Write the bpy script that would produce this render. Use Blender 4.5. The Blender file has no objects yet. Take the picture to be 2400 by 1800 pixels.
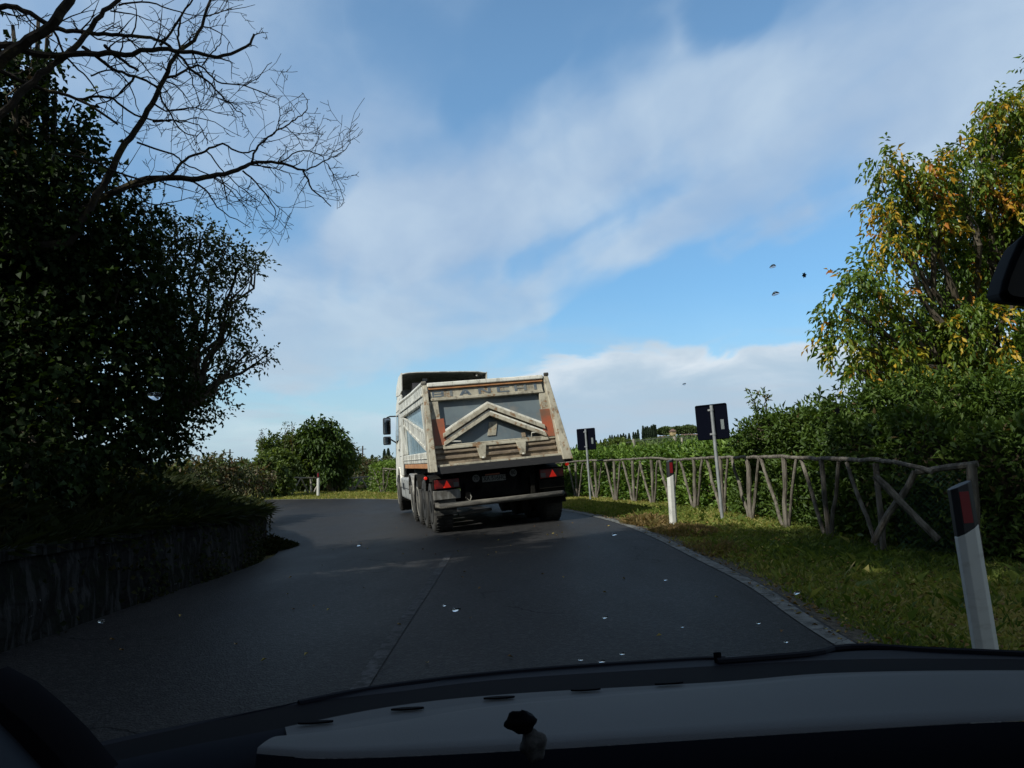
import bpy, math, random
import numpy as np
from mathutils import Vector, Matrix, Euler
random.seed(7); rng = np.random.default_rng(11)
R_ = math.radians
SC = bpy.context.scene
COL = SC.collection

# ------------------------------------------------------------------ camera
FPX = 1803.0
PITCH, ROLL = R_(5.95), R_(1.0)
CAM = Vector((0, 0, 1.2))
X = Vector((1, 0, 0)); F = Vector((0, math.cos(PITCH), math.sin(PITCH))); U0 = Vector((0, -math.sin(PITCH), math.cos(PITCH)))
CU = math.cos(ROLL) * U0 + math.sin(ROLL) * X
CR = math.cos(ROLL) * X - math.sin(ROLL) * U0
cd = bpy.data.cameras.new('camera'); cam = bpy.data.objects.new('camera', cd); COL.objects.link(cam)
M = Matrix((CR, CU, -F)).transposed().to_4x4(); M.translation = CAM
cam.matrix_world = M
cd.sensor_width = 36; cd.lens = 36 * FPX / 2400; cd.clip_start = 0.02; cd.clip_end = 6000
SC.camera = cam

def ray(px, py):
    px = float(px); py = float(py)
    return F + (px - 1200) / FPX * CR - (py - 900) / FPX * CU
def at(px, py, Y):
    Y = float(Y); r = ray(px, py); return CAM + r * (Y / r.y)
def at_z(px, py, z):
    r = ray(px, py); return CAM + r * ((z - CAM.z) / r.z)

# ------------------------------------------------------------------ light
SUN_EL = R_(41); SX, SY = -0.80, -0.60
sd = Vector((SX, SY, 0)).normalized() * math.cos(SUN_EL) + Vector((0, 0, math.sin(SUN_EL)))
sl = bpy.data.lights.new('sun', 'SUN'); so = bpy.data.objects.new('sun', sl); COL.objects.link(so)
sl.energy = 5.0; sl.angle = R_(0.5); sl.color = (1, 0.95, 0.86)
so.rotation_euler = sd.to_track_quat('Z', 'Y').to_euler()
SC.view_settings.view_transform = 'Standard'; SC.view_settings.look = 'None'
SC.view_settings.exposure = 0.0; SC.view_settings.gamma = 1

class NT:
    def __init__(s, tree): s.t = tree; s.n = tree.nodes; s.l = tree.links
    def add(s, typ, **kw):
        n = s.n.new(typ)
        for k, v in kw.items(): setattr(n, k, v)
        return n
    def sock(s, n, i, v):
        if v is None: return
        if isinstance(v, bpy.types.NodeSocket): s.l.new(v, n.inputs[i])
        elif isinstance(v, (tuple, list)) and len(v) == 3 and n.inputs[i].type == 'RGBA': n.inputs[i].default_value = (*v, 1)
        else: n.inputs[i].default_value = v
    def math(s, op, a, b=None, c=None, clamp=False):
        n = s.add('ShaderNodeMath', operation=op, use_clamp=clamp); s.sock(n, 0, a); s.sock(n, 1, b); s.sock(n, 2, c); return n.outputs[0]
    def vmath(s, op, a, b=None, out=0):
        n = s.add('ShaderNodeVectorMath', operation=op); s.sock(n, 0, a); s.sock(n, 1, b); return n.outputs[out]
    def mix(s, f, a, b, blend='MIX'):
        n = s.add('ShaderNodeMix', data_type='RGBA', blend_type=blend); s.sock(n, 0, f); s.sock(n, 6, a); s.sock(n, 7, b); return n.outputs[2]
    def rng(s, v, a, b, c=0.0, d=1.0, interp='SMOOTHSTEP'):
        n = s.add('ShaderNodeMapRange', interpolation_type=interp)
        s.sock(n, 0, v); s.sock(n, 1, a); s.sock(n, 2, b); s.sock(n, 3, c); s.sock(n, 4, d); return n.outputs[0]
    def noise(s, vec, scale, detail=4, rough=0.5, dist=0.0):
        n = s.add('ShaderNodeTexNoise'); s.sock(n, 0, vec); n.inputs['Scale'].default_value = scale
        n.inputs['Detail'].default_value = detail; n.inputs['Roughness'].default_value = rough; n.inputs['Distortion'].default_value = dist
        return n.outputs[0]
    def mapping(s, vec, scale=(1, 1, 1), rot=(0, 0, 0), loc=(0, 0, 0)):
        n = s.add('ShaderNodeMapping'); s.sock(n, 0, vec); n.inputs['Scale'].default_value = scale
        n.inputs['Rotation'].default_value = rot; n.inputs['Location'].default_value = loc; return n.outputs[0]

def smooth_path(pts, n=12):
    pts = [Vector(p) for p in pts]; out = []
    for i in range(len(pts) - 1):
        p0 = pts[max(i - 1, 0)]; p1 = pts[i]; p2 = pts[i + 1]; p3 = pts[min(i + 2, len(pts) - 1)]
        for k in range(n):
            t = k / n
            out.append(.5 * ((2 * p1) + (p2 - p0) * t + (2 * p0 - 5 * p1 + 4 * p2 - p3) * t * t + (3 * p1 - p0 - 3 * p2 + p3) * t ** 3))
    out.append(pts[-1]); return out


# ------------------------------------------------------------------ sky with high cloud
world = bpy.data.worlds.new('World'); SC.world = world; world.use_nodes = True
w = NT(world.node_tree); w.n.clear()
sky = w.add('ShaderNodeTexSky', sky_type='NISHITA'); sky.sun_disc = False
sky.sun_elevation = SUN_EL; sky.sun_rotation = math.atan2(SX, SY) % (2 * math.pi)
sky.air_density = 1.0; sky.dust_density = 0.6; sky.ozone_density = 2.5
SKY_STR = 0.15
g = w.add('ShaderNodeTexCoord').outputs['Generated']
sep = w.add('ShaderNodeSeparateXYZ'); w.l.new(g, sep.inputs[0])
dx, dy, dz = sep.outputs
zz = w.math('ADD', w.math('MAXIMUM', dz, 0.0), 0.16)
cmb = w.add('ShaderNodeCombineXYZ'); w.l.new(w.math('DIVIDE', dx, zz), cmb.inputs[0]); w.l.new(w.math('DIVIDE', dy, zz), cmb.inputs[1])
pl = cmb.outputs[0]
ST = R_(-27)
st = w.mapping(w.mapping(pl, rot=(0, 0, ST)), scale=(1.25, 0.30, 1))
n1 = w.noise(st, 1.15, 6, 0.52, 0.5)
n2 = w.noise(w.mapping(pl, rot=(0, 0, 0.9), scale=(1, 0.6, 1), loc=(3, 1, 0)), 2.6, 8, 0.55, 0.3)
n3 = w.noise(w.mapping(pl, loc=(7, 3, 0)), 0.9, 3, 0.5, 0.2)
m = w.math('ADD', w.math('MULTIPLY', n1, 0.75), w.math('ADD', w.math('MULTIPLY', n2, 0.36), w.math('MULTIPLY', n3, 0.20)))
def lobe(px, py, rad, amp):
    global m
    d = ray(px, py).normalized()
    dot = w.vmath('DOT_PRODUCT', g, tuple(d), out=1)
    v = w.rng(dot, math.cos(rad), 1.0, 0.0, amp * .85)
    m = w.math('ADD', m, v)
def band(pts, rad, amp):
    """a streak of cloud (or a clear lane) lying across these directions"""
    global m
    P = smooth_path([(a, b) for a, b in pts], 1) if len(pts) < 2 else [Vector(p) for p in pts]
    Q = []
    for a, b in zip(P[:-1], P[1:]):
        k = max(1, int((b - a).length / (rad * FPX * .7)))
        Q += [a.lerp(b, t / k) for t in range(k)]
    Q.append(P[-1]); acc = None
    for q in Q:
        dot = w.vmath('DOT_PRODUCT', gw, tuple(ray(q.x, q.y).normalized()), out=1); acc = dot if acc is None else w.math('MAXIMUM', acc, dot)
    m = w.math('ADD', m, w.rng(acc, math.cos(rad), 1.0, 0.0, amp))
# directions bent a little by noise so that streak edges fray
nzv = w.add('ShaderNodeTexNoise'); w.l.new(st, nzv.inputs[0]); nzv.inputs['Scale'].default_value = 2.2; nzv.inputs['Detail'].default_value = 6
gw = w.vmath('NORMALIZE', w.vmath('ADD', g, w.vmath('MULTIPLY', w.vmath('SUBTRACT', nzv.outputs[1], (.5, .5, .5)), (.16, .16, .16))))
for pts, rad, amp in [
    ([(2400, 30), (2100, 150), (1850, 250), (1500, 330), (1200, 430), (850, 560)], .075, .17), ([(2350, 200), (2150, 320), (1950, 400), (1700, 500), (1500, 600), (1250, 700), (950, 770), (700, 800)], .07, .20),
    ([(1560, 90), (1350, 180), (1150, 270)], .05, .09), ([(1100, 480), (850, 640), (650, 760)], .11, .14), ([(2400, 250), (2200, 420)], .12, .12), ([(100, 0), (400, 60), (640, 200), (850, 400)], .15, .13), ([(600, 20), (750, 250)], .07, .06),
    ([(1400, 740), (1600, 730), (1800, 690), (1960, 620), (2060, 520)], .085, -.34), ([(1900, 740), (1500, 770)], .07, -.20), ([(1640, 90), (1720, 80)], .05, -.22), ([(1250, 30), (1500, 10), (1800, 10)], .07, -.16), ([(1080, 240), (1300, 160), (1460, 130)], .05, -.15),
    ([(750, 130), (950, 100), (1150, 90)], .09, -.14), ([(1600, 400), (1480, 480), (1350, 570), (1200, 620)], .04, -.13), ([(940, 590), (850, 640)], .035, -.12), ([(600, 500), (700, 440)], .07, -.14), ([(1010, 350), (900, 400)], .04, -.08), ([(400, 330), (250, 420)], .12, -.10)]:
    band(pts, rad, amp)
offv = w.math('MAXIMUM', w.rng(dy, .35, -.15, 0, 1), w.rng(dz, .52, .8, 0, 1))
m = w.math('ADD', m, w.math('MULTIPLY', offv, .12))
cm = w.rng(m, 0.38, 0.94)
haze_ = w.rng(dz, 0.0, 0.24, 0.75, 0.0)
cm = w.math('MAXIMUM', cm, haze_)
cloudc = w.mix(w.rng(n2, .3, .75), (.40, .53, .73), (.57, .69, .84))
cloudc = w.mix(w.rng(dz, 0, .3), (.52, .66, .78), cloudc)
skyc = w.add('ShaderNodeMix', data_type='RGBA', blend_type='MULTIPLY'); skyc.inputs[0].default_value = 1
w.l.new(sky.outputs[0], skyc.inputs[6]); skyc.inputs[7].default_value = (SKY_STR * .80, SKY_STR * 1.06, SKY_STR * 1.14, 1)
skyb = w.vmath('MULTIPLY', skyc.outputs[2], w.mix(w.rng(dz, .12, .5), (.80, .86, .90), (1.36, 1.22, 1.12)))
c1 = w.mix(w.math('MULTIPLY', cm, .93), skyb, cloudc)
# low cumulus bank along the horizon
az = w.math('ARCTAN2', dx, dy); el = w.math('ARCSINE', dz)
cb = w.add('ShaderNodeCombineXYZ'); w.l.new(az, cb.inputs[0]); w.l.new(w.math('MULTIPLY', el, 2.2), cb.inputs[1])
nb = w.noise(cb.outputs[0], 9, 7, 0.55, 0.4); nb2 = w.noise(w.mapping(cb.outputs[0], loc=(2, 5, 0)), 3, 3, .5)
top = w.math('ADD', w.rng(az, -0.15, 0.12, 0.07, 0.145), w.math('ADD', w.math('MULTIPLY', w.math('SUBTRACT', nb, .5), .085), w.math('MULTIPLY', w.math('SUBTRACT', nb2, .5), .03)))
dlt = w.math('SUBTRACT', top, el)
bm = w.rng(dlt, -0.002, 0.012)
bcol = w.mix(w.rng(dlt, .0, .06), (.80, .85, .92), (.48, .61, .75))
bcol = w.mix(w.rng(nb, .35, .7, 0, .6), bcol, (.44, .57, .71))
front = w.rng(dy, 0.1, 0.4)
bm = w.math('MULTIPLY', w.math('MULTIPLY', bm, w.rng(az, -0.25, 0.05, .35, .95)), front)
c2 = w.mix(bm, c1, bcol)
# a few soft white streaks low on the left
ns = w.noise(w.mapping(cb.outputs[0], scale=(1, 3, 1), loc=(1, 0, 0)), 5, 6, .5, .3)
sm = w.math('MULTIPLY', w.math('MULTIPLY', w.rng(ns, .5, .68), w.rng(el, .22, .06)), .55)
c2 = w.mix(sm, c2, (.52, .60, .71))
c2 = w.mix(w.math('MULTIPLY', offv, .85), c2, (.20, .235, .285))   # unseen grey cloud added overhead and behind to dim the ambient light
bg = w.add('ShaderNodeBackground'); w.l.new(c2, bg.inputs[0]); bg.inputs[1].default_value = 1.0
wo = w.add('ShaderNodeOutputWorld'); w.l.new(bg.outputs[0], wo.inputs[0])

# ------------------------------------------------------------------ materials
MATS = {}
def pmat(name, col, rough=0.6, col2=None, nscale=5, stretch=(1, 1, 1), lo=.35, hi=.65, metal=0, bump=0, bscale=40, spec=.5, emis=None, coord='Object', extra=None, detail=5):
    m = bpy.data.materials.new(name); m.use_nodes = True; t = NT(m.node_tree)
    p = t.n['Principled BSDF']; p.inputs['Roughness'].default_value = rough; p.inputs['Metallic'].default_value = metal
    p.inputs['Specular IOR Level'].default_value = spec
    tc = t.add('ShaderNodeTexCoord').outputs[coord]
    c = (*col, 1)
    if col2 is not None:
        nz = t.noise(t.mapping(tc, scale=stretch), nscale, detail, .6)
        c = t.mix(t.rng(nz, lo, hi), col, col2)
    if extra: c = extra(t, tc, c)
    t.sock(p, 0, c)
    if bump:
        b = t.add('ShaderNodeBump'); b.inputs['Strength'].default_value = bump; b.inputs['Distance'].default_value = .02
        t.l.new(t.noise(t.mapping(tc, scale=stretch), bscale, 6, .6), b.inputs['Height']); t.l.new(b.outputs[0], p.inputs['Normal'])
    if emis:
        p.inputs['Emission Color'].default_value = (*emis[0], 1); p.inputs['Emission Strength'].default_value = emis[1]
    MATS[name] = m; return m

def leafmat(name, stops, trans=.35, rough=.42, spec=.35):
    m = bpy.data.materials.new(name); m.use_nodes = True; t = NT(m.node_tree); t.n.clear()
    a = t.add('ShaderNodeAttribute', attribute_name='tint')
    cr = t.add('ShaderNodeValToRGB'); t.l.new(a.outputs['Fac'], cr.inputs[0])
    e = cr.color_ramp.elements
    e[0].position = stops[0][0]; e[0].color = (*stops[0][1], 1); e[1].position = stops[-1][0]; e[1].color = (*stops[-1][1], 1)
    for p_, c_ in stops[1:-1]:
        q = e.new(p_); q.color = (*c_, 1)
    p = t.add('ShaderNodeBsdfPrincipled'); p.inputs['Roughness'].default_value = rough; p.inputs['Specular IOR Level'].default_value = spec
    t.l.new(cr.outputs[0], p.inputs[0])
    tr = t.add('ShaderNodeBsdfTranslucent'); c2 = t.mix(1.0, cr.outputs[0], (1.3, 1.25, .55), 'MULTIPLY'); t.l.new(c2, tr.inputs[0])
    mx = t.add('ShaderNodeMixShader'); mx.inputs[0].default_value = trans
    t.l.new(p.outputs[0], mx.inputs[1]); t.l.new(tr.outputs[0], mx.inputs[2])
    o = t.add('ShaderNodeOutputMaterial'); t.l.new(mx.outputs[0], o.inputs[0]); MATS[name] = m; return m

# ------------------------------------------------------------------ object helpers
def tag(o, label=None, cat=None, group=None, kind=None):
    if label: o['label'] = label
    if cat: o['category'] = cat
    if group: o['group'] = group
    if kind: o['kind'] = kind
    return o
def empty(name, loc=(0, 0, 0), rot=(0, 0, 0)):
    o = bpy.data.objects.new(name, None); COL.objects.link(o); o.location = loc; o.rotation_euler = rot; o.empty_display_size = .2; return o
def copy_tree(o, parent=None):
    c = o.copy(); COL.objects.link(c)
    if parent: c.parent = parent; c.matrix_parent_inverse = o.matrix_parent_inverse.copy()
    for ch in o.children: copy_tree(ch, c)
    return c
def link_mesh(name, me, mat, parent=None, smooth=False):
    o = bpy.data.objects.new(name, me); COL.objects.link(o)
    if mat: me.materials.append(mat)
    if smooth: me.polygons.foreach_set('use_smooth', [True] * len(me.polygons))
    if parent is not None:
        o.parent = parent
    return o

class MB:
    """collects shapes; build() links them as one mesh object"""
    def __init__(s): s.v = []; s.f = []
    def add(s, vs, fs):
        k = len(s.v); s.v += [tuple(v) for v in vs]; s.f += [tuple(i + k for i in f) for f in fs]; return s
    def box(s, x0, x1, y0, y1, z0, z1):
        return s.add([(x0, y0, z0), (x1, y0, z0), (x1, y1, z0), (x0, y1, z0), (x0, y0, z1), (x1, y0, z1), (x1, y1, z1), (x0, y1, z1)],
                     [(0, 3, 2, 1), (4, 5, 6, 7), (0, 1, 5, 4), (1, 2, 6, 5), (2, 3, 7, 6), (3, 0, 4, 7)])
    def prism(s, poly, f):
        """poly: list of 2D points; f(u,v,side) -> 3D for side 0/1"""
        n = len(poly); a = [f(u, v, 0) for u, v in poly] + [f(u, v, 1) for u, v in poly]
        fs = [tuple(range(n))[::-1], tuple(range(n, 2 * n))] + [(i, (i + 1) % n, n + (i + 1) % n, n + i) for i in range(n)]
        return s.add(a, fs)
    def tube(s, pts, rad, sides=8, cap=True):
        pts = [Vector(p) for p in pts]; n = len(pts)
        if not hasattr(rad, '__len__'): rad = [rad] * n
        vs = []; fs = []
        t0 = (pts[1] - pts[0]).normalized(); a = t0.orthogonal().normalized()
        for i in range(n):
            t = (pts[min(i + 1, n - 1)] - pts[max(i - 1, 0)]).normalized()
            a = (a - t * a.dot(t)); a = a.normalized() if a.length > 1e-6 else t.orthogonal().normalized()
            b = t.cross(a)
            for k in range(sides):
                an = 2 * math.pi * k / sides; vs.append(pts[i] + (a * math.cos(an) + b * math.sin(an)) * rad[i])
        for i in range(n - 1):
            for k in range(sides):
                k2 = (k + 1) % sides; fs.append((i * sides + k, i * sides + k2, (i + 1) * sides + k2, (i + 1) * sides + k))
        if cap: fs.append(tuple(range(sides))[::-1]); fs.append(tuple((n - 1) * sides + k for k in range(sides)))
        return s.add(vs, fs)
    def lathe(s, prof, axis_o, axis='x', sides=28):
        """prof: (along, radius) pairs, closed at the ends; axis through axis_o"""
        vs = []; fs = []; n = len(prof); o = Vector(axis_o)
        for a, r in prof:
            for k in range(sides):
                an = 2 * math.pi * k / sides; c, d = r * math.cos(an), r * math.sin(an)
                vs.append(o + (Vector((a, c, d)) if axis == 'x' else Vector((c, a, d)) if axis == 'y' else Vector((c, d, a))))
        for i in range(n - 1):
            for k in range(sides):
                k2 = (k + 1) % sides; fs.append((i * sides + k, i * sides + k2, (i + 1) * sides + k2, (i + 1) * sides + k))
        fs.append(tuple(range(sides))[::-1]); fs.append(tuple((n - 1) * sides + k for k in range(sides)))
        return s.add(vs, fs)
    def grid(s, fn, nu, nv):
        vs = [fn(i / nu, j / nv) for i in range(nu + 1) for j in range(nv + 1)]
        fs = [(i * (nv + 1) + j, (i + 1) * (nv + 1) + j, (i + 1) * (nv + 1) + j + 1, i * (nv + 1) + j + 1) for i in range(nu) for j in range(nv)]
        return s.add(vs, fs)
    def xf(s, fn): s.v = [tuple(fn(Vector(v))) for v in s.v]; return s
    def build(s, name, mat, parent=None, smooth=False, bevel=0, local=False, solid=0):
        vs = s.v
        if parent is not None and not local:
            L = Vector(parent.location); vs = [tuple(Vector(v) - L) for v in vs] if parent.rotation_euler.to_quaternion().angle < 1e-6 else vs
        me = bpy.data.meshes.new(name); me.from_pydata(vs, [], s.f); me.update()
        o = link_mesh(name, me, mat, parent, smooth)
        import bmesh
        b = bmesh.new(); b.from_mesh(me); bmesh.ops.recalc_face_normals(b, faces=b.faces); b.to_mesh(me); b.free()
        if solid:
            q = o.modifiers.new('thickness', 'SOLIDIFY'); q.thickness = solid; q.offset = 0
        if bevel:
            q = o.modifiers.new('edges', 'BEVEL'); q.width = bevel; q.segments = 2; q.limit_method = 'ANGLE'; q.angle_limit = R_(40)
        return o

def np_mesh(name, V, tris, mat, parent=None, attrs=None, smooth=False):
    me = bpy.data.meshes.new(name)
    if parent is not None: V = V - np.array(parent.location)
    me.vertices.add(len(V)); me.vertices.foreach_set('co', V.astype(np.float32).ravel())
    me.loops.add(tris.size); me.loops.foreach_set('vertex_index', tris.astype(np.int32).ravel())
    me.polygons.add(len(tris)); me.polygons.foreach_set('loop_start', np.arange(0, tris.size, tris.shape[1], dtype=np.int32))
    me.polygons.foreach_set('loop_total', np.full(len(tris), tris.shape[1], dtype=np.int32))
    if smooth: me.polygons.foreach_set('use_smooth', np.ones(len(tris), dtype=bool))
    for k, a in (attrs or {}).items():
        at_ = me.attributes.new(k, 'FLOAT', 'POINT'); at_.data.foreach_set('value', a.astype(np.float32))
    me.update(calc_edges=True); me.validate()
    return link_mesh(name, me, mat, parent)

def nrm(a): return a / np.maximum(np.linalg.norm(a, axis=1, keepdims=True), 1e-9)
def leaf_geo(P, D, N, L, W, tint, fold=.25, bend=.25):
    """one folded, bent leaf blade per row"""
    n = len(P); D = nrm(D); S = nrm(np.cross(D, N)); N = nrm(np.cross(S, D))
    L = np.broadcast_to(L, (n,))[:, None]; W = np.broadcast_to(W, (n,))[:, None]
    v = np.empty((n, 4, 3))
    v[:, 0] = P; v[:, 2] = P + D * L - N * L * bend
    mid = P + D * L * .48
    v[:, 1] = mid + S * W * .5 + N * W * fold; v[:, 3] = mid - S * W * .5 + N * W * fold
    b = (np.arange(n) * 4)[:, None]
    t = np.concatenate([b + np.array([[0, 1, 2]]), b + np.array([[0, 2, 3]])])
    return v.reshape(-1, 3), t, np.repeat(tint, 4)
def blades(P, D, L, W, tint):
    """narrow grass blades, one triangle each plus a bend"""
    n = len(P); D = nrm(D); S = nrm(np.cross(D, rng.normal(size=(n, 3))))
    v = np.empty((n, 4, 3)); L = L[:, None]; W = W[:, None]
    lean = rng.normal(size=(n, 3)) * L * .3; lean[:, 2] = -np.abs(lean[:, 2]) * .5
    v[:, 0] = P - S * W * .5; v[:, 1] = P + S * W * .5; v[:, 2] = P + D * L * .6 + S * W * .4; v[:, 3] = P + D * L + lean
    b = (np.arange(n) * 4)[:, None]
    t = np.concatenate([b + np.array([[0, 1, 2]]), b + np.array([[0, 2, 3]])])
    return v.reshape(-1, 3), t, np.repeat(tint, 4)
def vnoise(P, s, seed=0):
    r = np.random.default_rng(seed + 5); out = np.zeros(len(P))
    for k in range(7):
        d = r.normal(size=3); d /= np.linalg.norm(d); f = s * (0.6 + 1.3 * r.random()); out += np.sin(P @ d * f + r.random() * 6.28)
    return out / 3.5

# ------------------------------------------------------------------ ground heights
def ss(a, b, x):
    t = np.clip((x - a) / (b - a), 0, 1); return t * t * (3 - 2 * t)
def H(x, y):
    x = np.asarray(x, float); y = np.asarray(y, float)
    wgt = ss(7, 14, y) * (1 - ss(26, 38, y))
    return wgt * (.07 * (np.clip(x, -3.2, 1.5) + .3) + .024 * np.clip(x - 1.5, 0, 6))
def Hv(x, y): return float(H(x, y))

OUT = smooth_path([(2.0, -30), (2.1, -10), (2.15, 0), (2.17, 4.9), (2.33, 7.3), (2.28, 9.1), (2.11, 11.7), (1.79, 14.5), (1.19, 18.2), (.1, 22.5), (-1.7, 27), (-4.6, 30.6), (-8.5, 31.8), (-14, 31.2), (-22, 28.5), (-40, 22)])
INN = smooth_path([(-3.4, -30), (-3.3, -10), (-3.42, 0), (-3.38, 4.9), (-3.33, 7.3), (-3.33, 8.8), (-3.45, 10.3), (-3.78, 12.4), (-4.3, 14.1), (-5.2, 16.1), (-6.6, 18.4), (-8.6, 20.6), (-11.2, 22), (-15.5, 22), (-22.5, 20), (-40, 14)])

M_asphalt = None
def mk_asphalt():
    m = bpy.data.materials.new('asphalt'); m.use_nodes = True; t = NT(m.node_tree); p = t.n['Principled BSDF']
    tc = t.add('ShaderNodeTexCoord').outputs['Object']
    big = t.noise(t.mapping(tc, scale=(1, .35, 1)), .7, 4, .6); fine = t.noise(tc, 70, 3, .7); agg = t.add('ShaderNodeTexVoronoi'); agg.inputs['Scale'].default_value = 75; t.l.new(tc, agg.inputs[0])
    c = t.mix(t.rng(big, .3, .7), (.010, .010, .011), (.030, .029, .029))
    pt = t.noise(t.mapping(tc, scale=(1, .5, 1), loc=(4, 2, 0)), 2.4, 6, .65); c = t.mix(t.rng(pt, .52, .66, 0, .55), c, (.012, .012, .013))
    sp2 = t.noise(tc, 26, 3, .8); c = t.mix(t.rng(sp2, .46, .66, 0, .8), c, (.055, .054, .052))
    c = t.mix(t.rng(agg.outputs['Distance'], .1, .5, .5, 0), c, (.06, .058, .055))
    c = t.mix(t.rng(fine, .35, .6, .6, 0), c, (.018, .018, .02))
    # cracks
    v = t.add('ShaderNodeTexVoronoi', feature='DISTANCE_TO_EDGE'); v.inputs['Scale'].default_value = .42
    wv = t.vmath('ADD', tc, t.vmath('MULTIPLY', t.add('ShaderNodeTexNoise').outputs[1], (1, 1, 0)))
    nn = [q for q in t.n if q.bl_idname == 'ShaderNodeTexNoise'][-1]; nn.inputs['Scale'].default_value = 2.2; nn.inputs['Detail'].default_value = 8; t.l.new(tc, nn.inputs[0])
    t.l.new(wv, v.inputs[0])
    ck = t.math('MULTIPLY', t.rng(v.outputs[0], .002, .009, 1, 0), t.rng(big, .52, .58))
    c = t.mix(t.math('MULTIPLY', ck, .8), c, (.008, .008, .009))
    t.l.new(c, p.inputs[0])
    t.sock(p, 'Roughness', t.rng(big, .3, .7, .5, .62)); p.inputs['Specular IOR Level'].default_value = .05
    b = t.add('ShaderNodeBump'); b.inputs['Strength'].default_value = .5; b.inputs['Distance'].default_value = .006
    t.l.new(t.math('ADD', t.math('SUBTRACT', agg.outputs['Distance'], t.math('MULTIPLY', ck, 2)), fine), b.inputs['Height']); t.l.new(b.outputs[0], p.inputs['Normal'])
    return m
M_asphalt = mk_asphalt()

def soil_extra(t, tc, c):
    n = t.noise(tc, 1.1, 5, .6); c = t.mix(t.rng(n, .40, .60), c, (.15, .13, .05))
    n2 = t.noise(tc, 23, 4, .7); return t.mix(t.rng(n2, .3, .6, .7, 0), c, (.025, .03, .012))
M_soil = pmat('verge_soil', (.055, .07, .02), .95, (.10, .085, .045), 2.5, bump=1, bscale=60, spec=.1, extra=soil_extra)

# ground: one sheet to the horizon, finely cut near the road
def axis_pts(a, b, step, far):
    near = np.arange(a, b + 1e-6, step); o = []; d = step
    q = b
    while q < far: d *= 1.35; q += d; o.append(q)
    l = []; q = a; d = step
    while q > -far: d *= 1.35; q -= d; l.append(q)
    return np.array(l[::-1] + list(near) + o)
gx = axis_pts(-14, 10, .3, 3500); gy = axis_pts(-6, 46, .4, 3500)
GX, GY = np.meshgrid(gx, gy, indexing='ij'); GZ = H(GX, GY) - .012
GZ -= np.where((GX > 12) | (GY > 60), 0, 0)
nu, nv = GX.shape; V = np.stack([GX, GY, GZ], -1).reshape(-1, 3)
ii, jj = np.meshgrid(np.arange(nu - 1), np.arange(nv - 1), indexing='ij'); q0 = (ii * nv + jj).ravel()
ground = np_mesh('ground', V, np.stack([q0, q0 + nv, q0 + nv + 1, q0 + 1], 1), M_soil, smooth=True); tag(ground, kind='structure')

def ribbon(name, A, B, mat, dz, nu=10, kind='structure', lab=None):
    mb = MB(); n = min(len(A), len(B))
    def f(a, b):
        i = min(int(round(a * (n - 1))), n - 1); p = A[i].lerp(B[i], b); return (p.x, p.y, Hv(p.x, p.y) + dz)
    mb.grid(f, n - 1, nu); o = mb.build(name, mat, smooth=True); tag(o, kind=kind); return o
ribbon('road', INN, OUT, M_asphalt, .03, 16)

def line_extra(t, tc, c):
    v = t.add('ShaderNodeTexVoronoi', feature='DISTANCE_TO_EDGE'); v.inputs['Scale'].default_value = 3.6
    nz = t.add('ShaderNodeTexNoise'); nz.inputs['Scale'].default_value = 4; nz.inputs['Detail'].default_value = 6; t.l.new(tc, nz.inputs[0])
    t.l.new(t.vmath('ADD', tc, t.vmath('MULTIPLY', nz.outputs[1], (.35, .35, 0))), v.inputs[0])
    c = t.mix(t.rng(v.outputs[0], .012, .035, .85, 0), c, (.03, .03, .03))
    n = t.noise(tc, 9, 6, .7); return t.mix(t.rng(n, .45, .65, 0, .85), c, (.05, .048, .044))
M_line = pmat('worn_white_paint', (.19, .195, .185), .8, (.11, .11, .10), 6, bump=.5, bscale=80, spec=.3, extra=line_extra)
def offs(P, d):
    o = []
    for i, p in enumerate(P):
        t = (P[min(i + 1, len(P) - 1)] - P[max(i - 1, 0)]).normalized(); o.append(p + Vector((t.y, -t.x)) * d)
    return o
ribbon('edge_line', offs(OUT, -.17), offs(OUT, -.03), M_line, .036, 2)
def cl_extra(t, tc, c):
    n = t.noise(tc, 14, 8, .75); return t.mix(t.rng(n, .42, .60), c, (.036, .036, .037))
M_cl = pmat('faded_centre_paint', (.095, .096, .10), .7, (.06, .06, .062), 3, bump=.4, bscale=90, extra=cl_extra, spec=.05)
CLP = smooth_path([(-.75, -20), (-.8, 0), (-.84, 4.7), (-.85, 8), (-.88, 10.5)])
ribbon('centre_line', offs(CLP, -.045), offs(CLP, .045), M_cl, .036, 2)
# gravelly broken edge of the road
def edge_strip():
    mb = MB(); P = OUT; a = offs(P, -.04); b = offs(P, .32); n = len(P)
    def f(i_, j_):
        i = min(int(round(i_ * (n - 1))), n - 1); wob = .10 * math.sin(i * 1.7) * j_ + .06 * math.sin(i * 4.1 + 1) * j_
        p = a[i].lerp(b[i], j_ * (1 + wob)); return (p.x, p.y, Hv(p.x, p.y) + .032 - .05 * j_)
    mb.grid(f, n - 1, 4); return mb
M_gravel = pmat('crumbled_edge', (.06, .052, .04), .95, (.15, .13, .10), 30, bump=1, bscale=90, spec=.2)
tag(edge_strip().build('road_shoulder', M_gravel, smooth=True), kind='structure')

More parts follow.
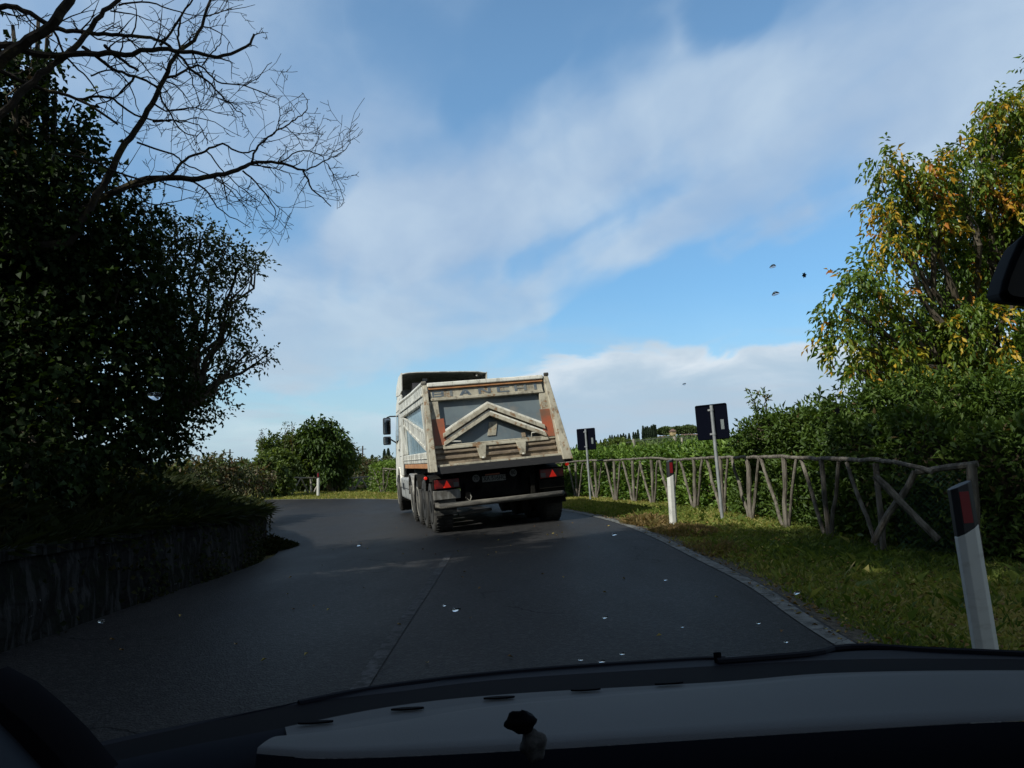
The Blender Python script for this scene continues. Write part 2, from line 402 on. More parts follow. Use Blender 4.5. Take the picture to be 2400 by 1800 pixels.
# ------------------------------------------------------------------ left retaining wall and bank
WALL = smooth_path([(-3.75, -14), (-3.6, -4), (-3.48, 2), (-3.42, 6), (-3.42, 8.4), (-3.62, 10.3), (-3.98, 12), (-4.5, 14), (-5.5, 16.2), (-7.0, 18.5), (-9, 20.2), (-11.5, 21.1), (-15, 21), (-21, 19)], 8)
def stone_extra(t, tc, c):
    v = t.add('ShaderNodeTexVoronoi', feature='DISTANCE_TO_EDGE'); v.inputs['Scale'].default_value = 4.2; t.l.new(t.mapping(tc, scale=(1, 1, 1.7)), v.inputs[0])
    c = t.mix(t.rng(v.outputs[0], .02, .09, 1, 0), c, (.006, .006, .006))
    st = t.noise(t.mapping(tc, scale=(6, 6, .7)), 2.2, 5, .6); c = t.mix(t.rng(st, .5, .6, 0, .8), c, (.035, .035, .035))
    li = t.noise(tc, 7, 5, .75); return t.mix(t.rng(li, .68, .70, 0, .8), c, (.30, .31, .29))
M_stone = pmat('mossy_stone', (.014, .014, .014), .95, (.007, .009, .006), 3, bump=1, bscale=14, extra=stone_extra, spec=.08)
wall = empty('retaining_wall', (WALL[20].x, WALL[20].y, 0)); tag(wall, 'low dark mossy stone retaining wall curving with the road under the grass bank', 'stone wall')
mb = MB()
WT = .68
nW = len(WALL)
def wallf(i, side, z):
    p = offs(WALL, side)[i]; return (p.x, p.y, Hv(p.x, p.y) + z)
WO = {d: offs(WALL, d) for d in (0, -.3, .06)}
rows = [(0.06, -.1), (.05, .12), (.035, .3), (.02, .5), (0, WT - .07), (-.28, WT - .07)]
WOX = {s_: offs(WALL, s_) for s_, _ in rows}
def wf(a, b):
    i = min(int(round(a * (nW - 1))), nW - 1); r = rows[int(round(b * (len(rows) - 1)))]; p = WOX[r[0]][i]
    j = .018 * math.sin(i * 2.3 + r[1] * 19) + .012 * math.sin(i * 5.1 + r[1] * 31)
    return (p.x + (j if r[1] < .6 else 0), p.y, Hv(p.x, p.y) + r[1])
mb.grid(wf, nW - 1, len(rows) - 1); mb.build('stonework', M_stone, wall, smooth=False)
mb = MB(); cpA = offs(WALL, .05); cpB = offs(WALL, -.3)
for i in range(0, nW - 1):
    a0, a1, b0, b1 = cpA[i], cpA[i + 1], cpB[i], cpB[i + 1]; jz = random.uniform(-.008, .008)
    z = lambda p, h: (p.x, p.y, Hv(p.x, p.y) + h + jz)
    e = .02
    a1_ = a0.lerp(a1, 1 - e); b1_ = b0.lerp(b1, 1 - e)
    mb.add([z(a0, WT - .067), z(a1_, WT - .067), z(b1_, WT - .067), z(b0, WT - .067), z(a0, WT), z(a1_, WT), z(b1_, WT), z(b0, WT)],
           [(0, 3, 2, 1), (4, 5, 6, 7), (0, 1, 5, 4), (1, 2, 6, 5), (2, 3, 7, 6), (3, 0, 4, 7)])
mb.build('coping', M_stone, wall)

BC = Vector((-15, 8))
def bank_pt(i, u):
    p = WOX[-.28][i]; q = p.lerp(BC if p.y > -2 else Vector((-15, p.y)), u); d = (q - p).length
    z = Hv(p.x, p.y) * (1 - u) + WT - .03 + .37 * d + .16 * max(d - 2.5, 0) * min(d / 6, 1)
    z = min(z, 3.4) - .0
    z += .05 * math.sin(q.x * 2.1 + q.y) + .04 * math.sin(q.y * 3.3)
    return Vector((q.x, q.y, z))
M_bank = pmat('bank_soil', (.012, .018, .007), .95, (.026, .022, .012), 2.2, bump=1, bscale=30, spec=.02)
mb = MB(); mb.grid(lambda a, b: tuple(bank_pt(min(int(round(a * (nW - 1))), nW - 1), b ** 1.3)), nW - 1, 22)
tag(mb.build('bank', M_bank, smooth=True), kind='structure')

# ------------------------------------------------------------------ leaf and wood materials
LM_walnut = leafmat('walnut_leaf', [(0, (.045, .09, .012)), (.3, (.085, .15, .02)), (.62, (.16, .22, .03)), (.74, (.38, .33, .04)), (.88, (.60, .38, .035)), (1, (.45, .17, .03))], .4)
LM_dark = leafmat('dark_maple_leaf', [(0, (.010, .020, .005)), (.6, (.020, .040, .009)), (.93, (.045, .07, .015)), (1, (.14, .08, .03))], .25, .6, .15)
LM_olive = leafmat('olive_thin_leaf', [(0, (.03, .045, .014)), (.6, (.05, .07, .02)), (.9, (.08, .10, .03)), (1, (.14, .07, .04))], .3)
LM_laurel = leafmat('laurel_leaf', [(0, (.035, .075, .012)), (.5, (.075, .145, .02)), (1, (.17, .26, .045))], .25, .45, .3)
LM_shrub = leafmat('shrub_leaf', [(0, (.035, .065, .014)), (.5, (.07, .12, .022)), (.92, (.12, .18, .035)), (1, (.14, .10, .045))], .3, .5, .25)
LM_far = leafmat('hedgerow_leaf', [(0, (.045, .075, .02)), (.5, (.09, .135, .03)), (1, (.16, .21, .05))], .35, .5)
LM_russet = leafmat('russet_leaf', [(0, (.05, .075, .025)), (.5, (.08, .09, .035)), (1, (.12, .07, .045))], .3, .5)
LM_cyp = leafmat('cypress_leaf', [(0, (.018, .034, .02)), (1, (.045, .07, .038))], .1, .8, .2)
LM_pine = leafmat('pine_leaf', [(0, (.04, .07, .025)), (1, (.13, .18, .06))], .1, .8, .2)
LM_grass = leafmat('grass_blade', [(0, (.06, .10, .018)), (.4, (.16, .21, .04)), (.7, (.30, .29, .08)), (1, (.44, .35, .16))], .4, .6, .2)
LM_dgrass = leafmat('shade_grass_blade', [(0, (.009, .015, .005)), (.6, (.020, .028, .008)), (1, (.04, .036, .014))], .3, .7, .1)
LM_dry = leafmat('dry_grass_blade', [(0, (.12, .105, .035)), (1, (.27, .18, .085))], .3, .7, .2)
LM_fallen = leafmat('fallen_leaf', [(0, (.12, .06, .025)), (.5, (.26, .16, .05)), (1, (.35, .30, .08))], .1, .7, .2)
M_bark = pmat('bark', (.055, .045, .035), .9, (.10, .085, .06), 9, (1, 1, .3), bump=1, bscale=25, spec=.15)
M_dead = pmat('dead_bark', (.032, .027, .023), .9, (.085, .07, .032), 6, bump=.6, bscale=40, lo=.5, hi=.7, spec=.15)
M_twig = pmat('twig', (.045, .038, .028), .9, (.07, .055, .035), 8, spec=.1)
M_rail = pmat('weathered_chestnut_pole', (.085, .074, .06), .85, (.20, .18, .15), 5, (3, 3, .6), bump=.8, bscale=22, spec=.2)

# ------------------------------------------------------------------ tree builder
def crown_leaves(clusters, dens, L, W, per=5, droop=-.25, tbase=.35, tvar=.22, accent=.0, sprig=.22, shell=.45, cut=None, lsd=.25, seed=1, clump=.25):
    Ps, Ds, Ns, Ls, Ts = [], [], [], [], []
    for ci, (C, r) in enumerate(clusters):
        C = np.array(C); n = max(3, int(dens * 4 * math.pi * r * r))
        d = nrm(rng.normal(size=(n, 3))); rad = r * (shell + (1.08 - shell) * rng.random(n) ** .6)
        rad *= 1 + clump * vnoise(d * 1.0, 3.5 + ci % 3, seed + ci)
        P0 = C + d * rad[:, None] * np.array([1, 1, .85])
        od = nrm(d * .8 + rng.normal(size=(n, 3)) * .55 + np.array([0, 0, droop]))
        tt = tbase + tvar * rng.normal(size=n) * .6 + .12 * vnoise(P0, 2.0, seed + 3)
        if accent: tt = np.where((vnoise(P0, 5.0, seed + 40) + .5 * vnoise(P0, 1.1, seed + 41) + rng.normal(size=n) * .6) > 1.95 - accent * 3, .75 + .25 * rng.random(n), tt)
        # leaves strung along the sprig
        side = nrm(np.cross(od, rng.normal(size=(n, 3))))
        for k in range(per):
            t = (k + .3) / per; sg = 1 if k % 2 else -1
            P = P0 + od * sprig * t + np.array([0, 0, -1]) * (sprig * .35 * t * t)
            if k == per - 1: D = od + rng.normal(size=(n, 3)) * .15
            else: D = od * .55 + side * sg * .8 + rng.normal(size=(n, 3)) * .3
            D = D + np.array([0, 0, droop])
            N = rng.normal(size=(n, 3)) * .55 + np.array([0, 0, 1.0])
            Ps.append(P); Ds.append(D); Ns.append(N); Ls.append(L * np.clip(1 + lsd * rng.normal(size=n), .45, 1.7)); Ts.append(np.clip(tt + rng.normal(size=n) * .05, 0, 1))
    P = np.concatenate(Ps); D = np.concatenate(Ds); N = np.concatenate(Ns); Lf = np.concatenate(Ls); T = np.concatenate(Ts)
    if cut is not None:
        k = cut(P); P, D, N, Lf, T = P[k], D[k], N[k], Lf[k], T[k]
    return leaf_geo(P, D, N, Lf, Lf * W, T)

def wiggle(a, b, n=6, amp=.08):
    a = Vector(a); b = Vector(b); d = (b - a); L = d.length; o = []
    for i in range(n + 1):
        t = i / n; p = a + d * t
        if 0 < i < n: p += Vector((random.gauss(0, 1), random.gauss(0, 1), random.gauss(0, .6))) * amp * L * .35
        o.append(p)
    return o
def plant(name, label, cat, base, clusters, leaf, dens, L, W, bark=None, tr=.12, limbs=True, twigs=2, group=None, fork=.45, trunk_name='trunk', crown_name='crown', thickness=1.0, **kw):
    root = empty(name, base); tag(root, label, cat, group)
    v, t, ti = crown_leaves(clusters, dens, L, W, **kw)
    np_mesh(crown_name, v, t, leaf, root, {'tint': ti})
    mb = MB(); base = Vector(base)
    cen = sum((Vector(c[0]) for c in clusters), Vector()) / len(clusters)
    zmin = min(c[0][2] - c[1] for c in clusters)
    fk = base.lerp(Vector((cen.x, cen.y, max(zmin, base.z + .3) * (1 - fork) + cen.z * fork)), .85)
    mb.tube(wiggle(base - Vector((0, 0, .1)), fk, 6, .05), [tr * (1 - .07 * i) * (1.35 if i == 0 else 1) for i in range(7)], 9)
    if limbs:
        for C, r in clusters:
            st_ = wiggle(fk, C, 6, .10); r0 = tr * .45 * thickness
            mb.tube(st_, [max(r0 * (1 - i / 7.5), .008) for i in range(7)], 5, False)
            for k in range(twigs):
                d = Vector(nrm(rng.normal(size=(1, 3)))[0]); e = Vector(C) + d * r * random.uniform(.75, 1.05)
                s0 = st_[random.choice((3, 4, 5, 6))]
                mb.tube(wiggle(s0, e, 4, .12), [.018 * thickness, .014 * thickness, .010 * thickness, .007, .004], 4, False)
    mb.build(trunk_name, bark or M_bark, root)
    return root
def pc(px, py, Y, rpx):
    p = at(px, py, Y); return ((p.x, p.y, p.z), rpx / FPX * Y)

# ------------------------------------------------------------------ right: walnut tree
wal = [(2345, 255, 13, 50), (2400, 320, 13.5, 85), (2300, 330, 13.5, 45), (2250, 415, 13, 70), (2150, 405, 12.6, 52), (2085, 385, 12.5, 36), (2075, 480, 12.8, 42), (2165, 510, 13, 75), (2290, 500, 13.8, 95),
       (2095, 575, 12.5, 45), (2230, 610, 13.5, 80), (2380, 590, 14, 105), (2010, 655, 12.2, 46), (1972, 722, 12, 32), (2062, 705, 12.6, 50), (1965, 790, 12, 36), (2050, 800, 12.5, 62), (2150, 760, 13.4, 90), (2290, 780, 13, 110),
       (2020, 868, 12, 34), (2110, 890, 12.4, 75), (2235, 915, 13, 95), (2390, 920, 12.5, 120), (2420, 450, 13.2, 110), (2560, 330, 14, 150), (2580, 600, 14.5, 170), (2560, 850, 14, 160), (2700, 480, 15.5, 160), (2300, 660, 15, 90), (2180, 850, 14.5, 90), (2500, 220, 14, 100)]
wcl = [pc(a, b, c, d * (.92 if d >= 75 and a < 2420 else 1)) for a, b, c, d in wal]
plant('walnut_tree', 'tall walnut tree with green and yellow autumn leaves behind the hedge on the right', 'tree', (9.3, 14.5, 0), wcl, LM_walnut, 58, .11, .42, tr=.2, twigs=4, per=7, droop=-.55, sprig=.32, accent=.34, tbase=.43, tvar=.28, fork=.3, shell=.4, clump=.48, seed=3)

# ------------------------------------------------------------------ left: dark maple, thin leaning tree, dead oak
map_ = []
for (a, b, c, d) in [(30, 60, 8.6, 45), (90, 40, 8.8, 28), (10, 130, 8.4, 60), (100, 160, 8.4, 45), (160, 290, 8.3, 60), (40, 170, 8.2, 90), (0, 260, 8, 120), (130, 230, 8.3, 60), (180, 330, 8.4, 60), (60, 380, 8, 120), (200, 430, 8.3, 90), (110, 90, 8.6, 30), (40, 520, 7.8, 140), (220, 560, 8.2, 110), (90, 680, 8, 150), (300, 520, 8.6, 60), (330, 640, 8.8, 80), (280, 720, 8.4, 110),
          (60, 830, 7.8, 150), (240, 860, 8.2, 130), (380, 790, 9, 80), (360, 900, 9.2, 85), (80, 980, 7.6, 150), (280, 990, 8.6, 110), (390, 985, 9.6, 62), (420, 1030, 10, 40), (-120, 300, 8, 190), (-140, 600, 8, 200), (-130, 880, 7.6, 200), (-120, 60, 8.5, 170),
          (-330, 200, 9, 220), (-360, 560, 8.5, 220), (-340, 900, 8, 220), (60, 1100, 7.0, 90), (200, 1090, 8, 70), (330, 1070, 9, 50), (120, 760, 9.3, 160), (200, 640, 9.5, 140), (40, 600, 9.6, 170), (20, 330, 9.4, 120)]:
    map_.append(pc(a, b, c, d))
plant('maple_tree', 'dark dense ivy-clad maple tree filling the left side above the bank', 'tree', (-6.6, 7.6, 1.6), map_, LM_dark, 78, .072, .85, tr=.22, twigs=2, per=4, droop=-.2, sprig=.2, tbase=.4, tvar=.3, shell=.15, clump=.3, fork=.3, seed=11, cut=lambda P: (rng.random(len(P)) < np.clip(1.25 - (P[:, 2] - 3.2) * .22, .38, 1)) & ((vnoise(P, 3.2, 88) + vnoise(P, 8, 89) * .5) > -1.3 + np.clip(P[:, 2] - 3, 0, 2.6) * .34))
thin = [(400, 560, 9.6, 70), (470, 560, 9.8, 60), (530, 590, 9.8, 48), (470, 640, 9.6, 70), (560, 620, 10, 40), (600, 612, 10, 24), (400, 680, 9.4, 80), (500, 710, 9.8, 60), (560, 730, 10, 34), (430, 780, 9.8, 75), (520, 800, 10, 58), (585, 820, 10.2, 32), (625, 832, 10.2, 18),
        (490, 880, 10.2, 55), (540, 880, 10.3, 36), (440, 900, 10, 60), (470, 950, 10.3, 36), (500, 940, 10.3, 28), (330, 480, 9.3, 55), (400, 960, 9.8, 50), (420, 1010, 10, 36), (350, 600, 9.4, 70), (350, 760, 9.4, 80)]
plant('leaning_tree', 'thin-leaved tree leaning from the bank over the road, below the dead branches', 'tree', (-5.6, 9.4, 1.2), [pc(*a) for a in thin], LM_olive, 78, .058, .55, tr=.12, twigs=4, per=5, droop=-.1, sprig=.22, tbase=.45, tvar=.3, shell=.1, clump=.35, fork=.35, seed=21, thickness=.8)

def dead_oak():
    root = empty('dead_tree', (-7.2, 7.0, 1.7)); tag(root, 'bare dead tree whose leafless lichened branches reach across the upper left sky', 'tree')
    k = 1 / 2.458; S = k
    # (points in the picture, distance at start and end, radius at start and end)
    limbs = [
        ([(-500, 700), (-300, 420), (0, 265), (250, 315), (560, 305), (720, 312), (920, 285), (1100, 300), (1290, 320), (1420, 265), (1470, 200)], 7, 8, .045, .013),
        ([(-300, 420), (-150, 100), (0, 40), (130, 60), (310, 155), (420, 180), (600, 195), (760, 210), (900, 225), (1000, 285), (1100, 400), (1200, 470), (1280, 560), (1350, 620), (1410, 660)], 7.1, 8, .035, .005),
        ([(520, -160), (400, 0), (300, 140), (170, 230), (20, 330), (-200, 560)], 7, 7, .045, .06),
        ([(760, -120), (680, 0), (580, 90), (460, 250), (340, 340), (200, 460), (60, 600), (-150, 800)], 7.6, 7.2, .02, .045),
        ([(1220, -60), (1205, 0), (1140, 200), (1030, 300), (940, 460), (870, 600), (780, 750), (670, 920), (560, 1130), (400, 1400)], 8, 7.8, .012, .045),
        ([(1130, -40), (1040, 90), (920, 270)], 7.8, 7.8, .008, .016),
        ([(1040, 90), (1030, 200), (1040, 290)], 7.8, 7.8, .01, .014),
        ([(940, 460), (1030, 430), (1090, 390), (1160, 380), (1250, 470), (1400, 490), (1600, 570)], 7.9, 8.4, .017, .006),
        ([(1400, 490), (1480, 450), (1560, 360)], 8.2, 8.3, .007, .004),
        ([(1160, 380), (1230, 300), (1270, 240), (1280, 140), (1320, 70)], 7.9, 8.1, .009, .003),
        ([(400, 1250), (660, 1105), (850, 1030), (1100, 1030), (1250, 1010), (1400, 970), (1460, 935), (1600, 940), (1740, 985), (1800, 1090), (1910, 1185)], 8, 8.8, .045, .006),
        ([(1740, 985), (1800, 965), (1870, 925), (1930, 900), (2010, 840), (2000, 780)], 8.6, 9, .011, .003),
        ([(1450, 935), (1490, 840), (1560, 780), (1630, 735), (1700, 690), (1760, 640), (1770, 590), (1740, 530)], 8.4, 8.8, .014, .004),
        ([(1600, 560), (1610, 640), (1600, 740), (1560, 780)], 8.4, 8.6, .004, .008),
        ([(1640, 735), (1700, 780), (1750, 860)], 8.6, 8.8, .007, .003),
        ([(1600, 940), (1720, 880), (1830, 885), (1870, 930), (1930, 1020), (1980, 1150), (1950, 1200)], 8.6, 9, .009, .003),
        ([(660, 1105), (980, 1010), (1060, 920), (1180, 870), (1280, 830), (1400, 880), (1490, 850)], 8, 8.5, .02, .008),
        ([(1400, 980), (1500, 1080), (1580, 1200), (1580, 1280)], 8.5, 8.8, .012, .004),
        ([(1500, 1080), (1590, 1180), (1680, 1260)], 8.6, 8.8, .007, .003),
        ([(1100, 1040), (1200, 1110), (1280, 1220), (1440, 1310)], 8.3, 8.7, .013, .004),
        ([(1190, 870), (1300, 1000), (1400, 1090), (1500, 1170), (1640, 1310)], 8.4, 8.8, .009, .003),
        ([(320, 880), (500, 920), (700, 1000), (850, 1050)], 7.5, 8, .014, .01),
        ([(-100, 300), (0, 400), (230, 510), (450, 570), (680, 715)], 7.2, 7.8, .03, .012),
        ([(470, 265), (640, 390), (770, 440), (900, 500), (960, 620), (1060, 760), (1140, 790)], 7.4, 8, .02, .005),
        ([(450, 570), (620, 560), (740, 640), (880, 690), (1000, 700), (1140, 720), (1200, 830)], 7.7, 8.1, .016, .004),
        ([(780, 820), (1000, 890), (1060, 940), (1190, 1000), (1340, 1080), (1400, 1150)], 7.9, 8.5, .012, .004),
        ([(770, 440), (680, 540), (560, 600)], 7.6, 7.6, .014, .006),
        ([(800, 410), (680, 330), (600, 260)], 7.6, 7.5, .014, .02),
        ([(870, 580), (960, 640), (1090, 620), (1250, 650), (1390, 680)], 7.8, 8.2, .012, .003),
        ([(870, 700), (1020, 690), (1190, 690), (1390, 790)], 7.8, 8.2, .010, .003),
        ([(680, 30), (860, 10), (1000, 60), (1150, 90), (1290, 60)], 7.7, 8, .012, .003),
        ([(640, 60), (800, 90), (960, 160)], 7.7, 8, .010, .003),
        ([(700, 1000), (850, 1170), (1000, 1160), (1150, 1130)], 8, 8.4, .012, .003),
        ([(520, 440), (640, 400), (740, 480), (800, 640)], 7.5, 7.8, .010, .005),
        ([(1090, 400), (1130, 520), (1160, 620), (1200, 690)], 7.9, 8, .007, .003),
        ([(1230, 400), (1240, 540), (1290, 640)], 7.9, 8.1, .007, .003),
        ([(300, 150), (360, 280), (430, 380), (520, 470), (600, 600)], 7.2, 7.6, .014, .006),
    ]
    mb = MB()
    def sub(p, d, L, r, lvl):
        n = 5; pts = [p]; dd = d.normalized()
        bend = Vector((random.gauss(0, .11), random.gauss(0, .11), random.gauss(.02, .10)))
        for i in range(n):
            dd = (dd + bend + Vector((random.gauss(0, .13), random.gauss(0, .13), random.gauss(0, .13)))).normalized(); pts.append(pts[-1] + dd * L / n)
        mb.tube(pts, [max(r * (1 - .72 * i / n), .0027) for i in range(n + 1)], 4 if lvl else 5, False)
        if lvl < 2:
            for i in range(1, n):
                if random.random() < .48:
                    t = (pts[i + 1] - pts[i]).normalized(); o = Vector((random.gauss(0, 1), random.gauss(0, .6), random.gauss(0, 1))); o = (o - t * o.dot(t)).normalized()
                    sub(pts[i], t * .7 + o * random.uniform(.6, 1.1), L * random.uniform(.3, .6), r * .6, lvl + 1)
    for pts, d0, d1, r0, r1 in limbs:
        n = len(pts); P = []
        for i, (a, b) in enumerate(pts):
            P.append(at(a * S, b * S, d0 + (d1 - d0) * i / (n - 1)))
        P = smooth_path(P, 4)
        P = [p + Vector((random.gauss(0, .006), random.gauss(0, .01), random.gauss(0, .006))) for p in P]
        m_ = len(P); rr = [.92 * (r0 + (r1 - r0) * (i / (m_ - 1))) for i in range(m_)]
        mb.tube(P, rr, 7, True)
        for i in range(2, m_ - 1):
            if random.random() < .36 and rr[i] < .03 and P[i].x > -6.2:
                t = (P[i + 1] - P[i]).normalized()
                if r1 > r0: t = -t
                o = Vector((random.gauss(0, 1), random.gauss(0, .6), random.gauss(0, 1))); o = (o - t * o.dot(t)).normalized()
                sub(P[i], t * random.uniform(.4, 1) + o, random.uniform(.18, .62), min(max(rr[i] * .5, .004), .009), 0)
    mb.build('branches', M_dead, root)
    mb = MB()
    a = root.location; tr = [a - Vector((0, 0, .2)), a + Vector((.05, .1, 1.2)), a + Vector((.1, .1, 2.6)), at(-500 * S, 700 * S, 7), at(-300 * S, 420 * S, 7)]
    mb.tube(smooth_path(tr, 4), [.2 - .008 * i for i in range(17)], 10)
    for q in (at(-200 * S, 560 * S, 7), at(-150 * S, 800 * S, 7.2), at(400 * S, 1400 * S, 7.8), at(400 * S, 1250 * S, 8)):
        mb.tube(wiggle(a + Vector((.05, .1, 1.2)), q, 5, .06), [.12, .1, .08, .07, .06, .05], 8)
    mb.build('trunk', M_dead, root)
dead_oak()
# trees that stand along the bank beside and behind the car (they shade the road)
for i, (x, y, h, lab) in enumerate([(-8.9, -.3, 13.6, 'broad dark tree on the bank level with the car'), (-8.0, -4.8, 13.2, 'tall dark tree on the bank just behind the car'), (-7.8, -9.5, 13, 'tall dark tree on the bank well behind the car')]):
    cl = [((x + random.uniform(-2.4, 3.0), y + random.uniform(-2.3, 2.3), random.uniform(3.0, h)), random.uniform(1.1, 1.8)) for _ in range(int(3.8 * h))]
    plant('maple_tree', lab, 'tree', (x, y, 1.5), cl, LM_dark, 10, .17, .85, tr=.22, twigs=1, per=4, sprig=.35, tbase=.4, tvar=.3, shell=.2, seed=31 + i)

# bushes on the bank
bb = [(440, 1100, 17, 36), (480, 1095, 18, 32), (520, 1100, 19, 34), (560, 1105, 20, 32), (595, 1118, 21, 34), (620, 1130, 22, 26), (410, 1115, 16, 34), (540, 1125, 19, 30), (470, 1125, 17, 30)]
plant('russet_bush', 'bushy russet and green scrub above the end of the stone wall', 'bush', (-7.6, 18.3, .4), [pc(*a) for a in bb], LM_russet, 75, .11, .5, tr=.05, per=4, sprig=.18, tbase=.45, tvar=.5, shell=.2, twigs=3, seed=41, trunk_name='stems', crown_name='foliage')
# far hedge and trees beyond the bend
hh = [(625, 1110, 34, 22), (650, 1105, 34, 26), (640, 1140, 34, 22), (665, 1135, 34, 22), (615, 1140, 33, 16), (620, 1080, 34, 20), (672, 1085, 35, 24), (650, 1075, 35, 24), (660, 1155, 34, 14), (630, 1155, 34, 14)]
plant('ivy_hedge', 'tall ivy-covered hedge end beside the road at the far bend', 'hedge', (-10.4, 34.5, -.05), [pc(*a) for a in hh], LM_far, 85, .15, .6, tr=.06, per=4, sprig=.15, tbase=.55, tvar=.35, shell=.3, twigs=1, seed=51, crown_name='foliage', trunk_name='stems')
bt = [(640, 1050, 38, 30), (690, 1045, 38, 34), (730, 1040, 38, 34), (700, 1085, 38, 36), (750, 1080, 38, 38), (740, 1120, 38, 30), (790, 1115, 38, 30), (695, 1125, 38, 26), (800, 1080, 38, 34)]
plant('round_tree', 'broad rounded green tree behind the rustic fence at the bend', 'tree', (-9.9, 38.5, -.1), [pc(*a) for a in bt], LM_far, 75, .17, .55, tr=.12, per=4, sprig=.2, tbase=.45, tvar=.35, shell=.25, twigs=2, seed=61)
ft = [(755, 1000, 37, 15), (725, 1005, 37, 14), (748, 985, 37, 9), (770, 1005, 37, 12), (792, 1020, 37, 18), (750, 1030, 37, 26), (785, 1050, 37, 26), (725, 1035, 37, 18), (765, 1070, 37, 24), (805, 1045, 37.5, 14), (770, 1100, 37, 20), (735, 1018, 37, 14), (715, 1002, 37, 6), (778, 985, 37, 6), (720, 995, 37, 8)]
plant('fig_tree', 'darker large-leaved tree with ragged top rising above the rounded tree', 'tree', (-8.6, 37.2, -.1), [pc(*a) for a in ft], LM_shrub, 42, .21, .5, tr=.1, per=4, sprig=.3, droop=-.5, tbase=.3, tvar=.3, shell=.3, twigs=2, seed=71)
gt = [(822, 1050, 42, 14), (830, 1065, 42, 14), (815, 1075, 42, 18), (835, 1085, 42, 12), (818, 1040, 42, 10)]
plant('thin_tree', 'thin pale grey-green tree at the right edge of the far trees', 'tree', (-9.0, 42.5, -.1), [pc(*a) for a in gt], LM_olive, 40, .13, .45, tr=.06, per=4, sprig=.25, tbase=.8, tvar=.3, shell=.1, twigs=4, seed=81)
for lab, (a, b) in {'upright leafy shoot left of the dark ragged tree': (668, 990), 'slender reddish shoot beside the ragged tree': (686, 992), 'sparse tall shoot above the ivy hedge end': (614, 1010)}.items():
    plant('sapling', lab, 'sapling', tuple(at(a, 1060, 37)), [pc(a, b + j * 13, 37, 6) for j in range(4)], LM_olive, 40, .09, .5, tr=.02, per=3, sprig=.12, tbase=.6, tvar=.5, shell=.1, twigs=0, seed=90, trunk_name='stem', crown_name='foliage')
sh = [(860, 1092, 60, 16), (880, 1088, 62, 16), (905, 1085, 62, 18), (925, 1090, 60, 14), (845, 1105, 50, 16), (890, 1105, 55, 16), (915, 1108, 50, 16), (850, 1082, 62, 9), (870, 1112, 50, 14)]
plant('russet_bush', 'brownish scrub seen between the far trees and the white cab', 'bush', tuple(at(885, 1140, 58)), [pc(*a) for a in sh], LM_russet, 24, .26, .5, tr=.05, per=4, sprig=.4, tbase=.3, tvar=.6, shell=.15, twigs=3, seed=101, trunk_name='stems', crown_name='foliage')

# ------------------------------------------------------------------ laurel hedge behind the fence
FB = [(6.4, 9.6), (5.15, 8.7)]
FEN = [(4.53, 9.6), (4.42, 11.0), (4.25, 12.2), (4.1, 13.5), (4.02, 15.0), (3.82, 16.4), (3.6, 17.7), (3.38, 18.9), (3.12, 20.1), (2.8, 21.4), (2.42, 22.8), (1.98, 24.2), (1.4, 25.8), (.6, 27.4), (-.4, 29.1), (-1.6, 30.8), (-3.0, 32.6), (-4.6, 34.4), (-6.0, 35.7)]
HP = smooth_path([(9.5, 5.2), (7.4, 7.6), (6.0, 9.3), (5.5, 10.8), (5.35, 12.3), (5.15, 14.0), (4.9, 16.0), (4.55, 18.1), (4.1, 20.5), (3.4, 22.9), (2.5, 25.4), (1.4, 28.0), (0, 30.2), (-1.8, 32.6), (-4.0, 34.9), (-6.3, 37.0)], 10)
cumH = [0]
for i in range(1, len(HP)): cumH.append(cumH[-1] + (HP[i] - HP[i - 1]).length)
def hedge_pts(n, lo, hi, half, hfun, core=False):
    s = lo + (hi - lo) * rng.random(n); xs = np.interp(s, cumH, [p.x for p in HP]); ys = np.interp(s, cumH, [p.y for p in HP])
    x2 = np.interp(s + .1, cumH, [p.x for p in HP]); y2 = np.interp(s + .1, cumH, [p.y for p in HP])
    t = nrm(np.stack([x2 - xs, y2 - ys, np.zeros(n)], 1)); nr = np.stack([-t[:, 1], t[:, 0], np.zeros(n)], 1)  # toward the road (left of travel)
    return s, xs, ys, t, nr
